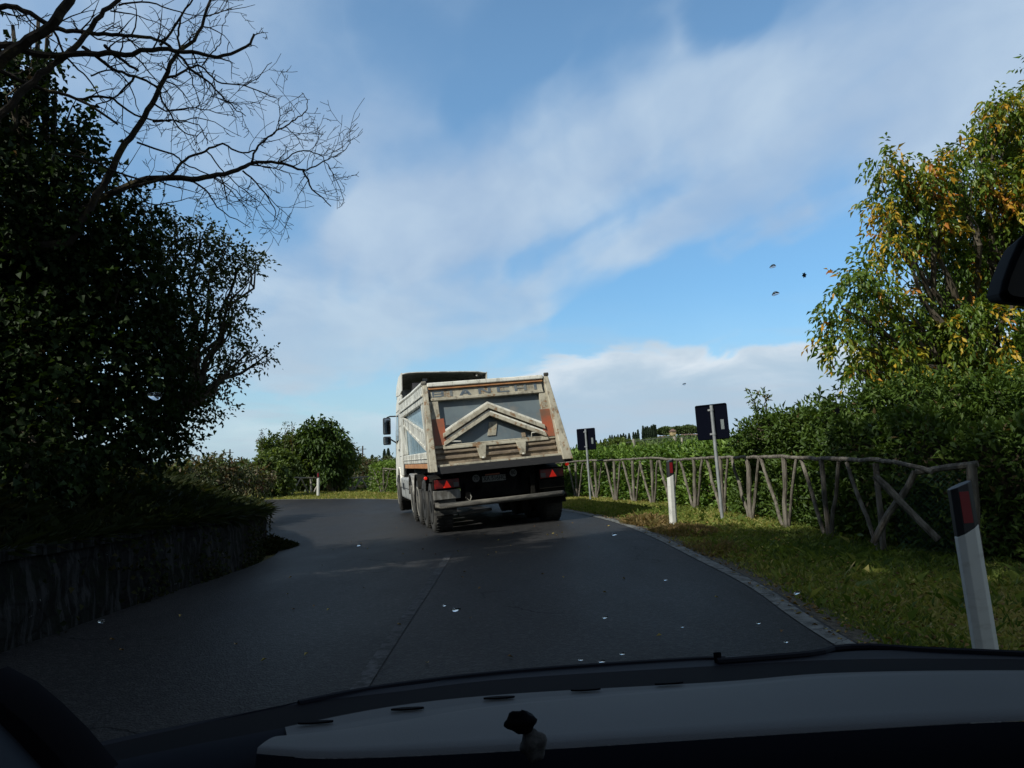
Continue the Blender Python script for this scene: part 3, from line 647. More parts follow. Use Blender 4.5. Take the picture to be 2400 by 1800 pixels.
def hedge(name, label, lo, hi, half, h, leaf, n, L, W, seed, tb=.5):
    mid = np.interp((lo + hi) / 2, cumH, [p.x for p in HP]), np.interp((lo + hi) / 2, cumH, [p.y for p in HP])
    root = empty(name, (float(mid[0]), float(mid[1]), Hv(*mid))); tag(root, label, 'hedge')
    s, xs, ys, t, nr = hedge_pts(n, lo, hi, half, h)
    hs = h(s); a = rng.random(n)
    # surface parameter: front face, top, back face
    per = 2 * hs + 2 * half; q = a * per
    front = q < hs; topm = (q >= hs) & (q < hs + 2 * half)
    off = np.where(front, half, np.where(topm, half - (q - hs), -half)); z = np.where(front, q, np.where(topm, hs, per - q))
    N0 = np.where(front[:, None], nr, np.where(topm[:, None], np.array([[0, 0, 1.]]), -nr))
    P = np.stack([xs, ys, H(xs, ys)], 1) + nr * off[:, None]; P[:, 2] += z
    bump = .10 * vnoise(P, 2.2, seed) + .05 * vnoise(P, 6, seed + 1) + .06 * rng.normal(size=n)
    P = P + N0 * bump[:, None]; P[:, 2] = np.maximum(P[:, 2], H(P[:, 0], P[:, 1]) + .05)
    D = nrm(N0 * .6 + rng.normal(size=(n, 3)) * .6 + np.array([0, 0, .45])); Nn = nrm(N0 * .6 + rng.normal(size=(n, 3)) * .45 + np.array([0, 0, .7]))
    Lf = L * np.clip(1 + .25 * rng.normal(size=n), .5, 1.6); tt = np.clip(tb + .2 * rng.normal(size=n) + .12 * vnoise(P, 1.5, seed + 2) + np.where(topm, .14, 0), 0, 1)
    v, tr, ti = leaf_geo(P, D, Nn, Lf, Lf * W, tt, .18, .2)
    np_mesh('foliage', v, tr, leaf, root, {'tint': ti})
    mb = MB(); ns = int((hi - lo) / .4)
    def cf(a_, b_):
        s_ = lo + .1 + (hi - lo - .2) * a_; x = np.interp(s_, cumH, [p.x for p in HP]); y = np.interp(s_, cumH, [p.y for p in HP]); x2 = np.interp(s_ + .1, cumH, [p.x for p in HP]); y2 = np.interp(s_ + .1, cumH, [p.y for p in HP])
        d = Vector((x2 - x, y2 - y, 0)).normalized(); nn = Vector((-d.y, d.x, 0)); hh_ = float(h(np.array([s_]))[0]); w_ = half - .26
        pr = [(w_, 0), (w_, hh_ * .5), (w_ * .9, hh_ - .18), (0, hh_ - .14), (-w_ * .9, hh_ - .18), (-w_, 0)]
        o, z_ = pr[int(round(b_ * 5))]; j = .05 * math.sin(s_ * 7 + z_ * 9)
        return (x + nn.x * (o + j), y + nn.y * (o + j), Hv(x, y) + z_)
    mb.grid(cf, ns, 5); mb.build('branches', M_twig, root)
    return root
S_split = float(np.interp(14.6, [p.y for p in HP][5:], cumH[5:]))
hedge('laurel_hedge', 'long clipped bright green laurel hedge behind the rustic fence', S_split, cumH[-1], .62, lambda s: 1.27 + .0 * s + .04 * np.sin(s * 1.3), LM_laurel, 66000, .125, .38, 5, .6)
hedge('shrub_hedge', 'tall shaggy dark green shrub hedge behind the near end of the fence', 0, S_split + .3, .75, lambda s: 1.52 + .13 * np.sin(s * 2.1) + .09 * np.sin(s * 5.3) - .10 * ss(S_split - 1.3, S_split + .3, s), LM_shrub, 60000, .10, .42, 9, .42)
# loose tops above the hedge
lt = [(1850, 985, 12.6, 26), (1930, 965, 11.8, 34), (2010, 945, 11.5, 40), (2080, 930, 11.2, 46), (2160, 920, 10.8, 50), (2250, 925, 10.3, 56), (2340, 915, 10, 60), (2410, 930, 9.6, 60), (1770, 1005, 13.6, 24), (1800, 995, 13.2, 24), (1835, 1000, 13, 22), (1870, 990, 12.8, 30), (1915, 975, 12.4, 30), (1950, 980, 12, 26), (1990, 975, 12, 30), (1740, 1020, 14, 18), (2040, 960, 12, 36), (2100, 960, 11.6, 40), (2180, 960, 11, 46), (2270, 970, 10.5, 52), (2370, 960, 10.3, 60), (1890, 1010, 12.6, 40), (2000, 1010, 12, 40)]
plant('viburnum_shrub', 'loose shaggy shrub tops standing above the hedge below the walnut tree', 'shrub', (5.7, 12.3, .2), [pc(*a) for a in lt], LM_shrub, 95, .09, .42, tr=.04, per=5, sprig=.24, droop=.25, tbase=.45, tvar=.3, shell=.1, twigs=2, seed=111, trunk_name='stems', crown_name='foliage')
for lab, pts in {'tallest slender shoot of leaves rising above the hedge beside the big sign': [(1786, 992), (1777, 960), (1768, 940), (1761, 924)], 'bushier pair of leafy shoots just right of the tallest shoot': [(1800, 990), (1800, 960), (1793, 935), (1790, 925)]}.items():
    plant('leafy_shoot', lab, 'shoot', tuple(at(pts[0][0], 1010, 13.4)), [pc(a, b, 13.4, 7 + j % 2) for j, (a, b) in enumerate(pts)], LM_shrub, 220, .075, .38, tr=.01, per=3, sprig=.08, droop=.35, tbase=.7, tvar=.3, shell=.0, twigs=0, seed=121, limbs=True, trunk_name='stem', crown_name='foliage', thickness=.3)

# ------------------------------------------------------------------ rustic fences
def pole(mb, a, b, r, jit=.02):
    P = wiggle(a, b, 5, .02); mb.tube(P, [r * random.uniform(.9, 1.1) for _ in P], 8)
fen = empty('rustic_fence', (3.4, 18.9, Hv(3.4, 18.9))); tag(fen, 'long weathered rustic pole fence with fan-shaped struts along the right verge', 'fence')
FH = 1.07
def P3(x, y, z=0): return Vector((x, y, Hv(x, y) + z))
tops = []
for i, (x, y) in enumerate(FEN):
    a = P3(x, y, -.1); nx, ny = FEN[min(i + 1, len(FEN) - 1)]; px_, py_ = FEN[max(i - 1, 0)]
    d = Vector((nx - px_, ny - py_, 0)).normalized()
    j = random.uniform(-.05, .05); top = P3(x, y, FH) + d * random.uniform(-.05, .1)
    mb = MB(); pole(mb, a, top, random.uniform(.034, .041)); mb.build('post', M_rail, fen)
    s = random.uniform(.68, .82); mb = MB(); pole(mb, a + d * .06, P3(x + d.x * s, y + d.y * s, FH - .02), random.uniform(.024, .031)); mb.build('strut', M_rail, fen)
    if i > 0:
        s = random.uniform(.36, .5); mb = MB(); pole(mb, a - d * .06, P3(x - d.x * s, y - d.y * s, FH - .02), random.uniform(.023, .03)); mb.build('strut', M_rail, fen)
    tops.append(P3(x, y, FH + .02 + random.uniform(-.03, .035)))
# top rail pieces
rp = [tops[0] + Vector((.25, -.75, -.13)), tops[0] + Vector((.08, -.3, -.03))] + tops
sp = smooth_path(rp, 6)
for k in range(0, len(sp) - 1, 16):
    seg = [p + Vector((0, 0, random.uniform(-.012, .012))) for p in sp[k:k + 18]]
    if len(seg) > 2:
        mb = MB(); mb.tube(seg, [random.uniform(.025, .031) for _ in seg], 8); mb.build('rail', M_rail, fen)
# crossed poles and the mesh at the near end of the fence
gate = empty('fence_panel', (5.15, 8.7, Hv(5.1, 8.7))); tag(gate, 'fence end with crossed poles and green wire netting beside the near marker post', 'fence')
cp = at(2277, 1092, 8.6); mb = MB(); pole(mb, P3(cp.x, cp.y, -.1), cp + Vector((0, 0, .02)), .055); mb.build('post', M_rail, gate)
for a, b in [((2145, 1105, 9.1), (2047, 1272, 9.45)), ((2050, 1115, 9.3), (2200, 1265, 8.9)), ((2400, 1145, 9.2), (2350, 1275, 9.2))]:
    mb = MB(); pole(mb, at(*b), at(*a), .042); mb.build('strut', M_rail, gate)
mb = MB(); pole(mb, at(2148, 1106, 9.05), at(2292, 1087, 8.55), .04); mb.build('rail', M_rail, gate)
M_net = pmat('green_wire', (.02, .07, .05), .5, metal=.2)
mb = MB(); A0 = Vector((4.62, 9.5, 0)); A1 = Vector((5.25, 8.95, 0)); A2 = Vector((6.6, 9.35, 0)); hN = .98
for (q0_, q1_) in ((A0, A1), (A1, A2)):
    Ln = (q1_ - q0_).length; nN = int(Ln / .065); zz_ = Hv(q0_.x, q0_.y)
    for s in range(-int(hN / .065), nN):
        for sg in (1, -1):
            u0 = s * .065; pts = []
            for k in range(0, 17):
                zt = hN * k / 16; u = u0 + zt * 1.0
                if 0 <= u <= Ln:
                    uu = u if sg == 1 else Ln - u; p = q0_.lerp(q1_, uu / Ln); pts.append((p.x, p.y + .012 * sg, zz_ + .03 + zt))
            if len(pts) > 1: mb.tube([pts[0], pts[-1]], .0022, 3, False)
mb.build('wire_netting', M_net, gate)

# fence across the far bend
M_far_rail = pmat('pale_grey_pole', (.26, .24, .20), .85, (.36, .33, .28), 5)  # lighter pole colour so the far fences stay visible
ff = empty('rustic_fence', (-9.5, 38, 0)); tag(ff, 'small rustic pole fence with zigzag braces beyond the far bend', 'fence')
fp = [(679, 1162, 1120, 35), (729, 1160, 1121, 36.5), (777.5, 1155, 1123, 38), (826, 1152, 1121, 38.5), (866, 1150, 1118, 39)]
FT = []
for a, b, c, Y in fp:
    lo, up = at(a, b, Y), at(a, c, Y); FT.append((lo, up)); mb = MB(); pole(mb, lo - Vector((0, 0, .1)), up, .05); mb.build('post', M_far_rail, ff)
for k in range(len(FT) - 1):
    (l0, u0), (l1, u1) = FT[k], FT[k + 1]; mid = u0.lerp(u1, .5)
    for q in (l0.lerp(l1, .06), l0.lerp(l1, .94)):
        mb = MB(); pole(mb, q, mid, .038); mb.build('strut', M_far_rail, ff)
    mb = MB(); pole(mb, u0 + Vector((0, 0, .02)), u1 + Vector((0, 0, .02)), .035); mb.build('rail', M_far_rail, ff)
hz = [(845, 1140, 41.0, 12), (820, 1140, 41.0, 13), (795, 1140, 41.0, 13), (770, 1142, 40.8, 13), (745, 1144, 40.5, 13), (720, 1146, 40.1, 12), (697, 1148, 39.5, 12), (865, 1138, 41.5, 12), (880, 1128, 41.5, 16), (900, 1122, 41.0, 18), (918, 1125, 40.5, 18), (898, 1142, 40.5, 14), (885, 1145, 40.5, 10), (915, 1145, 40.5, 14)]
plant('low_hedge', 'low dark clipped hedge behind the zigzag fence at the bend', 'hedge', (-8.8, 40, -.1), [pc(*a) for a in hz], LM_laurel, 90, .15, .45, tr=.03, per=4, sprig=.12, tbase=.35, tvar=.3, shell=.2, twigs=1, seed=131, trunk_name='stems', crown_name='foliage')
# rail and posts coming forward from the bend to the cab
f3 = empty('rustic_fence', (-6.6, 36.5, 0)); tag(f3, 'short rustic fence corner between the zigzag fence and the white cab', 'fence')
cps = [(871, 1156, 1109, 36.5), (902, 1155, 1105, 36)]
cpp = []
for a, b, c, Y in cps:
    lo, up = at(a, b, Y), at(a, c, Y); cpp.append((lo, up)); mb = MB(); pole(mb, lo - Vector((0, 0, .1)), up, .05); mb.build('post', M_far_rail, f3)
for (a, b), (c, d) in [((875, 1156), (884, 1108)), ((899, 1155), (887, 1108)), ((877, 1150), (876, 1120))]:
    mb = MB(); pole(mb, at(a, b, 36.4), at(c, d, 36.3), .04); mb.build('strut', M_far_rail, f3)
mb = MB(); pole(mb, at(869, 1108, 36.5), at(935, 1099, 35.4), .045); mb.build('rail', M_far_rail, f3)

# ------------------------------------------------------------------ marker posts and signs
M_wpl = pmat('white_marker_plastic', (.62, .62, .58), .5, (.42, .41, .36), 7, (1, 1, 2), lo=.5, hi=.8)
M_blk = pmat('black_plastic', (.012, .012, .014), .5)
M_red = pmat('red_reflector', (.20, .004, .008), .45)
M_galv = pmat('galvanised_steel', (.30, .32, .33), .5, (.42, .44, .45), 12, (1, 1, .5), metal=.5)
M_signback = pmat('dark_sign_back', (.003, .004, .009), .8, spec=.02)
M_sticker = pmat('grey_sticker', (.10, .13, .14), .6, (.18, .2, .2), 60)
def marker(base, lean, yaw, label, group, h=1.0):
    root = empty('marker_post', base, (0, 0, 0)); tag(root, label, 'marker post', group)
    root.rotation_euler = (0, lean, yaw)
    a, b = .058, .05
    def sect(mb, z0, z1, s0=1.0, s1=1.0, cut0=0, cut1=0):
        prof = [(-a, -b * .5), (-a * .5, -b), (a * .5, -b), (a, -b * .5), (a, b * .5), (a * .4, b), (-a * .4, b), (-a, b * .5)]
        n = len(prof); vs = [(x * s0, y * s0, z0 + cut0 * x) for x, y in prof] + [(x * s1, y * s1, z1 + cut1 * x) for x, y in prof]
        mb.add(vs, [tuple(range(n))[::-1], tuple(range(n, 2 * n))] + [(i, (i + 1) % n, n + (i + 1) % n, n + i) for i in range(n)])
    mb = MB(); sect(mb, -.05, h - .25, 1, 1, 0, .55); mb.build('white_body', M_wpl, root, local=True, bevel=.004)
    mb = MB(); sect(mb, h - .248, h, 1, .98, .55, .35); mb.build('black_band', M_blk, root, local=True, bevel=.004)
    mb = MB(); mb.box(-.024, .024, -b - .004, -b + .001, h - .205, h - .035); mb.build('reflector', M_red, root, local=True)
    return root
G1 = 'white marker posts with red reflectors beside the road'
b1 = at(1578, 1223, 12.75); marker((b1.x, b1.y, b1.z), R_(-1.2), R_(8), 'white marker post with red reflector standing in sunlit grass left of the tall sign', G1)
b2 = at(2318, 1572, 4.3); marker((b2.x, b2.y, b2.z), R_(-4.5), R_(-10), 'nearest and largest white marker post with red reflector, in shade at the right edge', G1)
b3 = at(745.5, 1161, 34); marker((b3.x, b3.y, b3.z), 0, R_(0), 'small distant white marker post in front of the zigzag fence at the bend', G1)
def sign(bpx, Yd, tpx, plate, yaw, lab, sw, sh):
    base = at(*bpx, Yd); top = at(*tpx, Yd); root = empty('road_sign', tuple(base)); tag(root, lab, 'road sign', 'road signs seen from behind along the verge')
    d = (top - base); rt = Vector((math.cos(yaw), math.sin(yaw), 0)); up = d.normalized(); rt = (rt - up * rt.dot(up)).normalized(); nr = rt.cross(up)   # nr points away from us or to us
    if nr.y > 0: nr = -nr
    mb = MB(); mb.tube([base - up * .1, top], .03, 14); mb.build('pole', M_galv, root, smooth=False)
    pcn = at(*plate, Yd) - nr * .045
    def pv(u, v, w_): return pcn + rt * u + up * v - nr * w_
    r = .03; poly = []
    for cx, cy, a0 in ((sw / 2 - r, sh / 2 - r, 0), (-sw / 2 + r, sh / 2 - r, 90), (-sw / 2 + r, -sh / 2 + r, 180), (sw / 2 - r, -sh / 2 + r, 270)):
        for k in range(4): an = R_(a0 + k * 30); poly.append((cx + r * math.cos(an), cy + r * math.sin(an)))
    mb = MB(); mb.prism(poly, lambda u, v, s: pv(u, v, s * .012)); 
    # folded rim
    for (u0, u1, v0, v1) in ((-sw / 2 + .01, sw / 2 - .01, sh / 2 - .02, sh / 2 - .012), (-sw / 2 + .01, sw / 2 - .01, -sh / 2 + .012, -sh / 2 + .02)):
        mb.prism([(u0, v0), (u1, v0), (u1, v1), (u0, v1)], lambda u, v, s: pv(u, v, -.012 * s))
    mb.build('plate', M_signback, root)
    for vv in (sh / 2 - .1, -sh / 2 + .1):
        mb = MB(); c = base + up * ((pcn - base).dot(up) + vv)
        mb.tube([c - up * .018, c + up * .018], .036, 14); mb.prism([(-.075, vv - .015), (.0, vv - .015), (.0, vv + .015), (-.075, vv + .015)], lambda u, v, s: pv(u + (c - pcn).dot(rt) , v, -.012 - .012 * s)); mb.build('clamp', M_galv, root)
    mb = MB(); mb.prism([(sw * .27, -.14), (sw * .37, -.14), (sw * .37, .03), (sw * .27, .03)], lambda u, v, s: pv(u, v, -.003 * s - .0)); mb.build('sticker', M_sticker, root)
    return root
sign((1693, 1214), 13.4, (1667, 950), (1666.5, 989), R_(-35), 'large dark square sign back on a leaning grey pole in the middle of the fence', .575, .62)
sign((1384, 1168), 22, (1372, 1006), (1372.5, 1029.5), R_(-30), 'smaller distant dark sign back on a grey pole just right of the truck', .575, .62)

# ------------------------------------------------------------------ grasses
def in_verge(x, y):
    yo = [p.y for p in OUT]; xo = [p.x for p in OUT]; return x > np.interp(y, yo[:110], xo[:110]) + .06
def grass(name, label, n, xr, yr, L, W, leaf, dens=None, seed=0, tb=.4, near=True):
    x = xr[0] + (xr[1] - xr[0]) * rng.random(n); y = yr[0] + (yr[1] - yr[0]) * (rng.random(n) ** (1.5 if near else 1))
    k = in_verge(x, y); x, y = x[k], y[k]; n = len(x); P = np.stack([x, y, H(x, y) - .012], 1)
    edge = np.interp(y, [p.y for p in OUT][:110], [p.x for p in OUT][:110])
    keep = rng.random(n) < np.clip((x - edge) * 2.2, .12, 1) * np.clip(.75 + .5 * vnoise(P, 2.2, seed), .15, 1); P = P[keep]; n = len(P)
    D = np.stack([rng.normal(size=n) * .5, rng.normal(size=n) * .5, np.ones(n)], 1)
    Lf = L * np.clip(1 + .4 * rng.normal(size=n) + .45 * vnoise(P, 1.7, seed + 2), .3, 2.6)
    tt = np.clip(tb + .17 * rng.normal(size=n) + .30 * vnoise(P, 1.3, seed + 4), 0, 1)
    Wf = np.full(n, W) * (1 + P[:, 1] * .05)
    v, t, ti = blades(P, D, Lf, Wf, tt); o = np_mesh(name, v, t, leaf, None, {'tint': ti}); tag(o, label, 'grass', kind='stuff')
grass('grass', 'short patchy green and straw grass covering the right verge', 340000, (1.2, 6.6), (2.6, 27), .05, .0045, LM_grass, seed=3, tb=.5)
grass('tall_grass', 'scattered longer green tufts of grass on the verge', 14000, (2.4, 6.4), (2.6, 18), .09, .0045, LM_grass, seed=8, tb=.3)
# dry tussock
def tuft(px, py, Y, rx, n, L, leaf, label, name='dry_grass'):
    c = at(px, py, Y); a = rng.random(n) * 6.28; r = np.sqrt(rng.random(n)) * rx; x = c.x + np.cos(a) * r; y = c.y + np.sin(a) * r * 1.5
    P = np.stack([x, y, H(x, y)], 1); D = np.stack([rng.normal(size=n) * .35 + np.cos(a) * .4, rng.normal(size=n) * .3 + np.sin(a) * .3, np.ones(n)], 1)
    v, t, ti = blades(P, D, L * np.clip(1 + .3 * rng.normal(size=n), .3, 2) * (1.15 - r / rx * .6), np.full(n, .006), rng.random(n)); o = np_mesh(name, v, t, leaf, None, {'tint': ti}); tag(o, label, 'grass', kind='stuff')
tuft(1515, 1208, 13.4, .42, 1900, .15, LM_dry, 'russet dry grass tussock left of the middle marker post')
tuft(1600, 1245, 12, .5, 1500, .11, LM_dry, 'thin straw-coloured grass around the middle marker post foot')
tuft(1690, 1290, 10, .5, 900, .09, LM_dry, 'straw-coloured patch of grass by the road edge')
# far verge beyond the bend
n = 26000; x = rng.uniform(-12, -3, n); y = rng.uniform(31.4, 39.5, n); P = np.stack([x, y, H(x, y)], 1)
xo = np.array([[p.x, p.y] for p in OUT[100:160]]); oy = np.interp(x, xo[::-1, 0], xo[::-1, 1]); P = P[y > oy + .25]; n = len(P)
v, t, ti = blades(P, np.stack([rng.normal(size=n) * .4, rng.normal(size=n) * .4, np.ones(n)], 1), .07 * np.clip(1 + .4 * rng.normal(size=n), .3, 2), np.full(n, .02), np.clip(.6 + .2 * rng.normal(size=n), 0, 1))
o = np_mesh('grass', v, t, LM_grass, None, {'tint': ti}); tag(o, 'bright sunlit strip of grass beyond the far bend', 'grass', kind='stuff')
# bank grass and hanging ivy
n = 95000; ia = rng.random(n) * (nW - 2); ub = rng.random(n) ** 1.5 * .62
pts = np.array([[tuple(bank_pt(i, u)) for u in np.linspace(0, .62, 24)] for i in range(nW)])
i0 = ia.astype(int); fr = ia - i0; uj = ub / .62 * 22.99; j0 = uj.astype(int); fj = uj - j0
P = (pts[i0, j0] * (1 - fr)[:, None] + pts[i0 + 1, j0] * fr[:, None]) * (1 - fj)[:, None] + (pts[i0, j0 + 1] * (1 - fr)[:, None] + pts[i0 + 1, j0 + 1] * fr[:, None]) * fj[:, None]
P[:, 2] -= .01; k = P[:, 1] > 3; P = P[k]; n = len(P)
v, t, ti = blades(P, np.stack([rng.normal(size=n) * .6 + .35, rng.normal(size=n) * .6, np.ones(n) * .8], 1), .14 * np.clip(1 + .4 * rng.normal(size=n) + .4 * vnoise(P, 2, 6), .2, 2.4), np.full(n, .009), np.clip(.4 + .25 * rng.normal(size=n) + .2 * vnoise(P, 1.5, 9), 0, 1))
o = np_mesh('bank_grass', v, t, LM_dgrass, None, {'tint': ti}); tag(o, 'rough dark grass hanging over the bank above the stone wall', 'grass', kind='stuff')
n = 26000; ia = rng.random(n) * (nW - 2); i0 = ia.astype(int); fr = (ia - i0)[:, None]; wa = np.array([[p.x, p.y] for p in WOX[0]]); wb_ = np.array([[p.x, p.y] for p in WOX[-.28]])
q_ = rng.random(n)[:, None] ** 1.5 * .95; xy = (wa[i0] * (1 - fr) + wa[i0 + 1] * fr) * (1 - q_) + (wb_[i0] * (1 - fr) + wb_[i0 + 1] * fr) * q_
P = np.stack([xy[:, 0], xy[:, 1], H(xy[:, 0], xy[:, 1]) + WT - .01], 1); k = (P[:, 1] > 2.5) & ((vnoise(P, 1.6, 55) + .5 * rng.normal(size=n)) > -.55); P = P[k]; n = len(P); out_ = nrm(np.concatenate([(wa - wb_)[i0[k]], np.zeros((n, 1))], 1))
v, t, ti = blades(P, out_ * (.5 + .9 * rng.random(n))[:, None] + rng.normal(size=(n, 3)) * .35 + np.array([0, 0, .35]), .13 * np.clip(1 + .45 * rng.normal(size=n), .3, 2.4), np.full(n, .010), np.clip(.4 + .25 * rng.normal(size=n), 0, 1))
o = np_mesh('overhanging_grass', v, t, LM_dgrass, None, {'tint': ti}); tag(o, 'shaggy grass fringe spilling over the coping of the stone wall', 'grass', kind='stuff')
n = 7000; ia = rng.random(n) * (nW - 12); i0 = ia.astype(int); fr = (ia - i0)[:, None]; wa = np.array([[p.x, p.y] for p in WOX[.05]]); xy = wa[i0] * (1 - fr) + wa[i0 + 1] * fr
hz_ = rng.random(n) ** 2.2; clump = vnoise(np.stack([xy[:, 0], xy[:, 1], hz_ * .6], 1), 2.6, 77); k = (clump + .35 * rng.normal(size=n)) > .35; xy = xy[k]; hz_ = hz_[k]; n = len(xy)
P = np.stack([xy[:, 0] + .02 + .05 * rng.random(n), xy[:, 1], H(xy[:, 0], xy[:, 1]) + hz_ * .6], 1)
v, t, ti = leaf_geo(P, rng.normal(size=(n, 3)) + np.array([.8, 0, -.1]), rng.normal(size=(n, 3)) * .4 + np.array([1, 0, .5]), .055, .045, np.clip(.5 + .3 * rng.normal(size=n), 0, 1))
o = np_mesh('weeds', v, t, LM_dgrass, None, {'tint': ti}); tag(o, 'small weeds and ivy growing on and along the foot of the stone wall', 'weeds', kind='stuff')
# fallen leaves
n = 1500; y = 3 + 16 * rng.random(n) ** 1.4; edge = np.interp(y, [p.y for p in OUT][:110], [p.x for p in OUT][:110]); x = edge + np.abs(rng.normal(size=n)) * 1.0 - .12
P = np.stack([x, y, H(x, y) + .035], 1); k = rng.random(n) < .999
v, t, ti = leaf_geo(P, np.stack([rng.normal(size=n), rng.normal(size=n), rng.normal(size=n) * .15], 1), np.stack([rng.normal(size=n) * .3, rng.normal(size=n) * .3, np.ones(n)], 1), .045 * np.clip(1 + .3 * rng.normal(size=n), .5, 1.6), .026, rng.random(n))
o = np_mesh('fallen_leaves', v, t, LM_fallen, None, {'tint': ti}); tag(o, 'brown and yellow fallen leaves scattered along the road edge', 'fallen leaves', kind='stuff')
n = 70; x = rng.uniform(-3, 2, n); y = rng.uniform(4, 20, n); P = np.stack([x, y, H(x, y) + .045], 1)
v, t, ti = leaf_geo(P, np.stack([rng.normal(size=n), rng.normal(size=n), np.zeros(n)], 1), np.stack([np.zeros(n), rng.normal(size=n) * .2, np.ones(n)], 1), .04, .025, rng.random(n))
o = np_mesh('fallen_leaves', v, t, LM_fallen, None, {'tint': ti}); tag(o, 'sparse small leaves lying on the asphalt', 'fallen leaves', kind='stuff')

# ------------------------------------------------------------------ far hill with villa
DV = 500.0
M_hill = pmat('hill_scrub', (.035, .055, .022), .95, (.075, .09, .035), .05, bump=0, spec=.1)
def hill_z(px):
    return np.interp(px, [1290, 1390, 1440, 1500, 1545, 1640, 1760, 1900, 2300], [1090, 1052, 1044, 1036, 1030, 1029, 1034, 1046, 1095])
mb = MB()
def hf(a, b):
    px = 1240 + 1100 * a; c = at(px, float(hill_z(px)), DV); base = Vector((c.x, 0, 0)); top = max(c.z, -.5)
    k = b; y = DV - 170 + 170 * k if k <= 1 else 0
    yy = DV - 190 + 420 * b; prof = math.sin(min(max((yy - (DV - 190)) / 190, 0), 1) * math.pi / 2) if yy < DV else math.cos(min((yy - DV) / 230, 1) * math.pi / 2)
    return (c.x, yy, -.6 + (top + .6) * prof + .5 * math.sin(px * .07 + yy * .05) * prof)
mb.grid(hf, 70, 24); hill = mb.build('hill', M_hill, smooth=True); tag(hill, kind='structure')
def hz_at(px, Y=DV): return at(px, float(hill_z(px)), DV)
# scrub covering the hill
n = 9000; px = rng.uniform(1380, 1800, n); bb_ = rng.uniform(.12, .5, n); P = []
P = np.array([hf((p - 1240) / 1100, b) for p, b in zip(px, bb_)])
cl = vnoise(P, .12, 4); P[:, 2] += rng.random(n) * 1.0
v, t, ti = leaf_geo(P, rng.normal(size=(n, 3)) + np.array([0, 0, .8]), rng.normal(size=(n, 3)), 1.6, .9, np.clip(.45 + .25 * cl + .2 * rng.normal(size=n), 0, 1))
o = np_mesh('scrub', v, t, LM_pine, None, {'tint': ti}); tag(o, 'low olive scrub covering the villa hill', 'scrub', kind='stuff')
def blob_leaves(C, R, n, L, tb=.4):
    d = nrm(rng.normal(size=(n, 3))); r = rng.random(n) ** .4; P = np.array(C) + d * r[:, None] * np.array(R)
    return leaf_geo(P, nrm(d + rng.normal(size=(n, 3)) * .5), rng.normal(size=(n, 3)) + np.array([0, 0, .6]), L, L * .7, np.clip(tb + .22 * rng.normal(size=n) + .25 * d[:, 2] * 0, 0, 1))
def cypress(px, ytop, ybase, Y, wpx, lab, grp):
    b = at(px, ybase, Y); t_ = at(px, ytop, Y); h = (t_ - b).length; R = wpx / FPX * Y / 2
    root = empty('cypress_tree', tuple(b)); tag(root, lab, 'cypress tree', grp)
    n = 420; u = rng.random(n); a = rng.random(n) * 6.28; pr = np.sin(np.clip(u * .93 + .07, 0, 1) ** .75 * math.pi) ** .7 * (1 - .25 * u)
    rr = R * pr * (.75 + .4 * rng.random(n)); P = np.stack([b.x + np.cos(a) * rr, b.y + np.sin(a) * rr, b.z + h * (.04 + .94 * u)], 1)
    D = np.stack([np.cos(a) * .3, np.sin(a) * .3, np.ones(n)], 1) + rng.normal(size=(n, 3)) * .15
    v, t, ti = leaf_geo(P, D, np.stack([np.cos(a), np.sin(a), np.zeros(n)], 1) + rng.normal(size=(n, 3)) * .3, h * .16, R * .75, np.clip(.5 + .25 * rng.normal(size=n), 0, 1), .1, 0)
    np_mesh('crown', v, t, LM_cyp, root, {'tint': ti})
    mb = MB(); mb.tube([b - Vector((0, 0, .5)), b + Vector((0, 0, h * .5))], [R * .3, R * .15], 6); mb.build('trunk', M_bark, root)
GC = 'cypresses on the villa hill'
for px_, yt, yb, wd in [(1508, 1001, 1034, 5), (1513, 1003, 1034, 5), (1518, 1002, 1034, 5), (1523, 1004, 1034, 5), (1528, 1000, 1034, 5.5), (1533, 998, 1034, 6), (1537, 999, 1034, 5)]:
    cypress(px_, yt, yb, DV - 5, wd, 'tall cypress in the tight row left of the villa pines', GC)
for px_, yt, yb, wd in [(1485, 1014, 1036, 4), (1490, 1015, 1036, 5), (1496, 1009, 1036, 5), (1475, 1017, 1038, 6), (1462, 1017, 1038, 4.5), (1467, 1020, 1038, 4), (1458, 1021, 1038, 3.5), (1455, 1019, 1038, 4), (1449, 1020, 1040, 4), (1445, 1024, 1040, 4), (1441, 1022, 1040, 4), (1435, 1021, 1041, 4), (1430, 1022, 1042, 4.5)]:
    cypress(px_, yt, yb, DV - 8, wd, 'shorter cypress in the broken rows down the left slope of the hill', 'cypresses stepping down the hill')
for px_, yt, yb, lab in [(1417, 1030, 1045, 'third small lone cypress, nearest the hill row'), (1408, 1032, 1048, 'second small lone cypress left of the hill'), (1398, 1033, 1050, 'leftmost small lone cypress beside the distant sign')]:
    cypress(px_, yt, yb, DV - 10, 3.5, lab, None)
for lab, px_, yt, yb, wd in [('dark twin-topped cypress beside the white cab, taller half', 910, 1054, 1090, 8), ('dark cypress just left of the white cab', 901, 1056, 1090, 7), ('rounded small cypress between the utility pole and the cab', 872, 1068, 1092, 8)]:
    cypress(px_, yt, yb, 130, wd, lab, None)
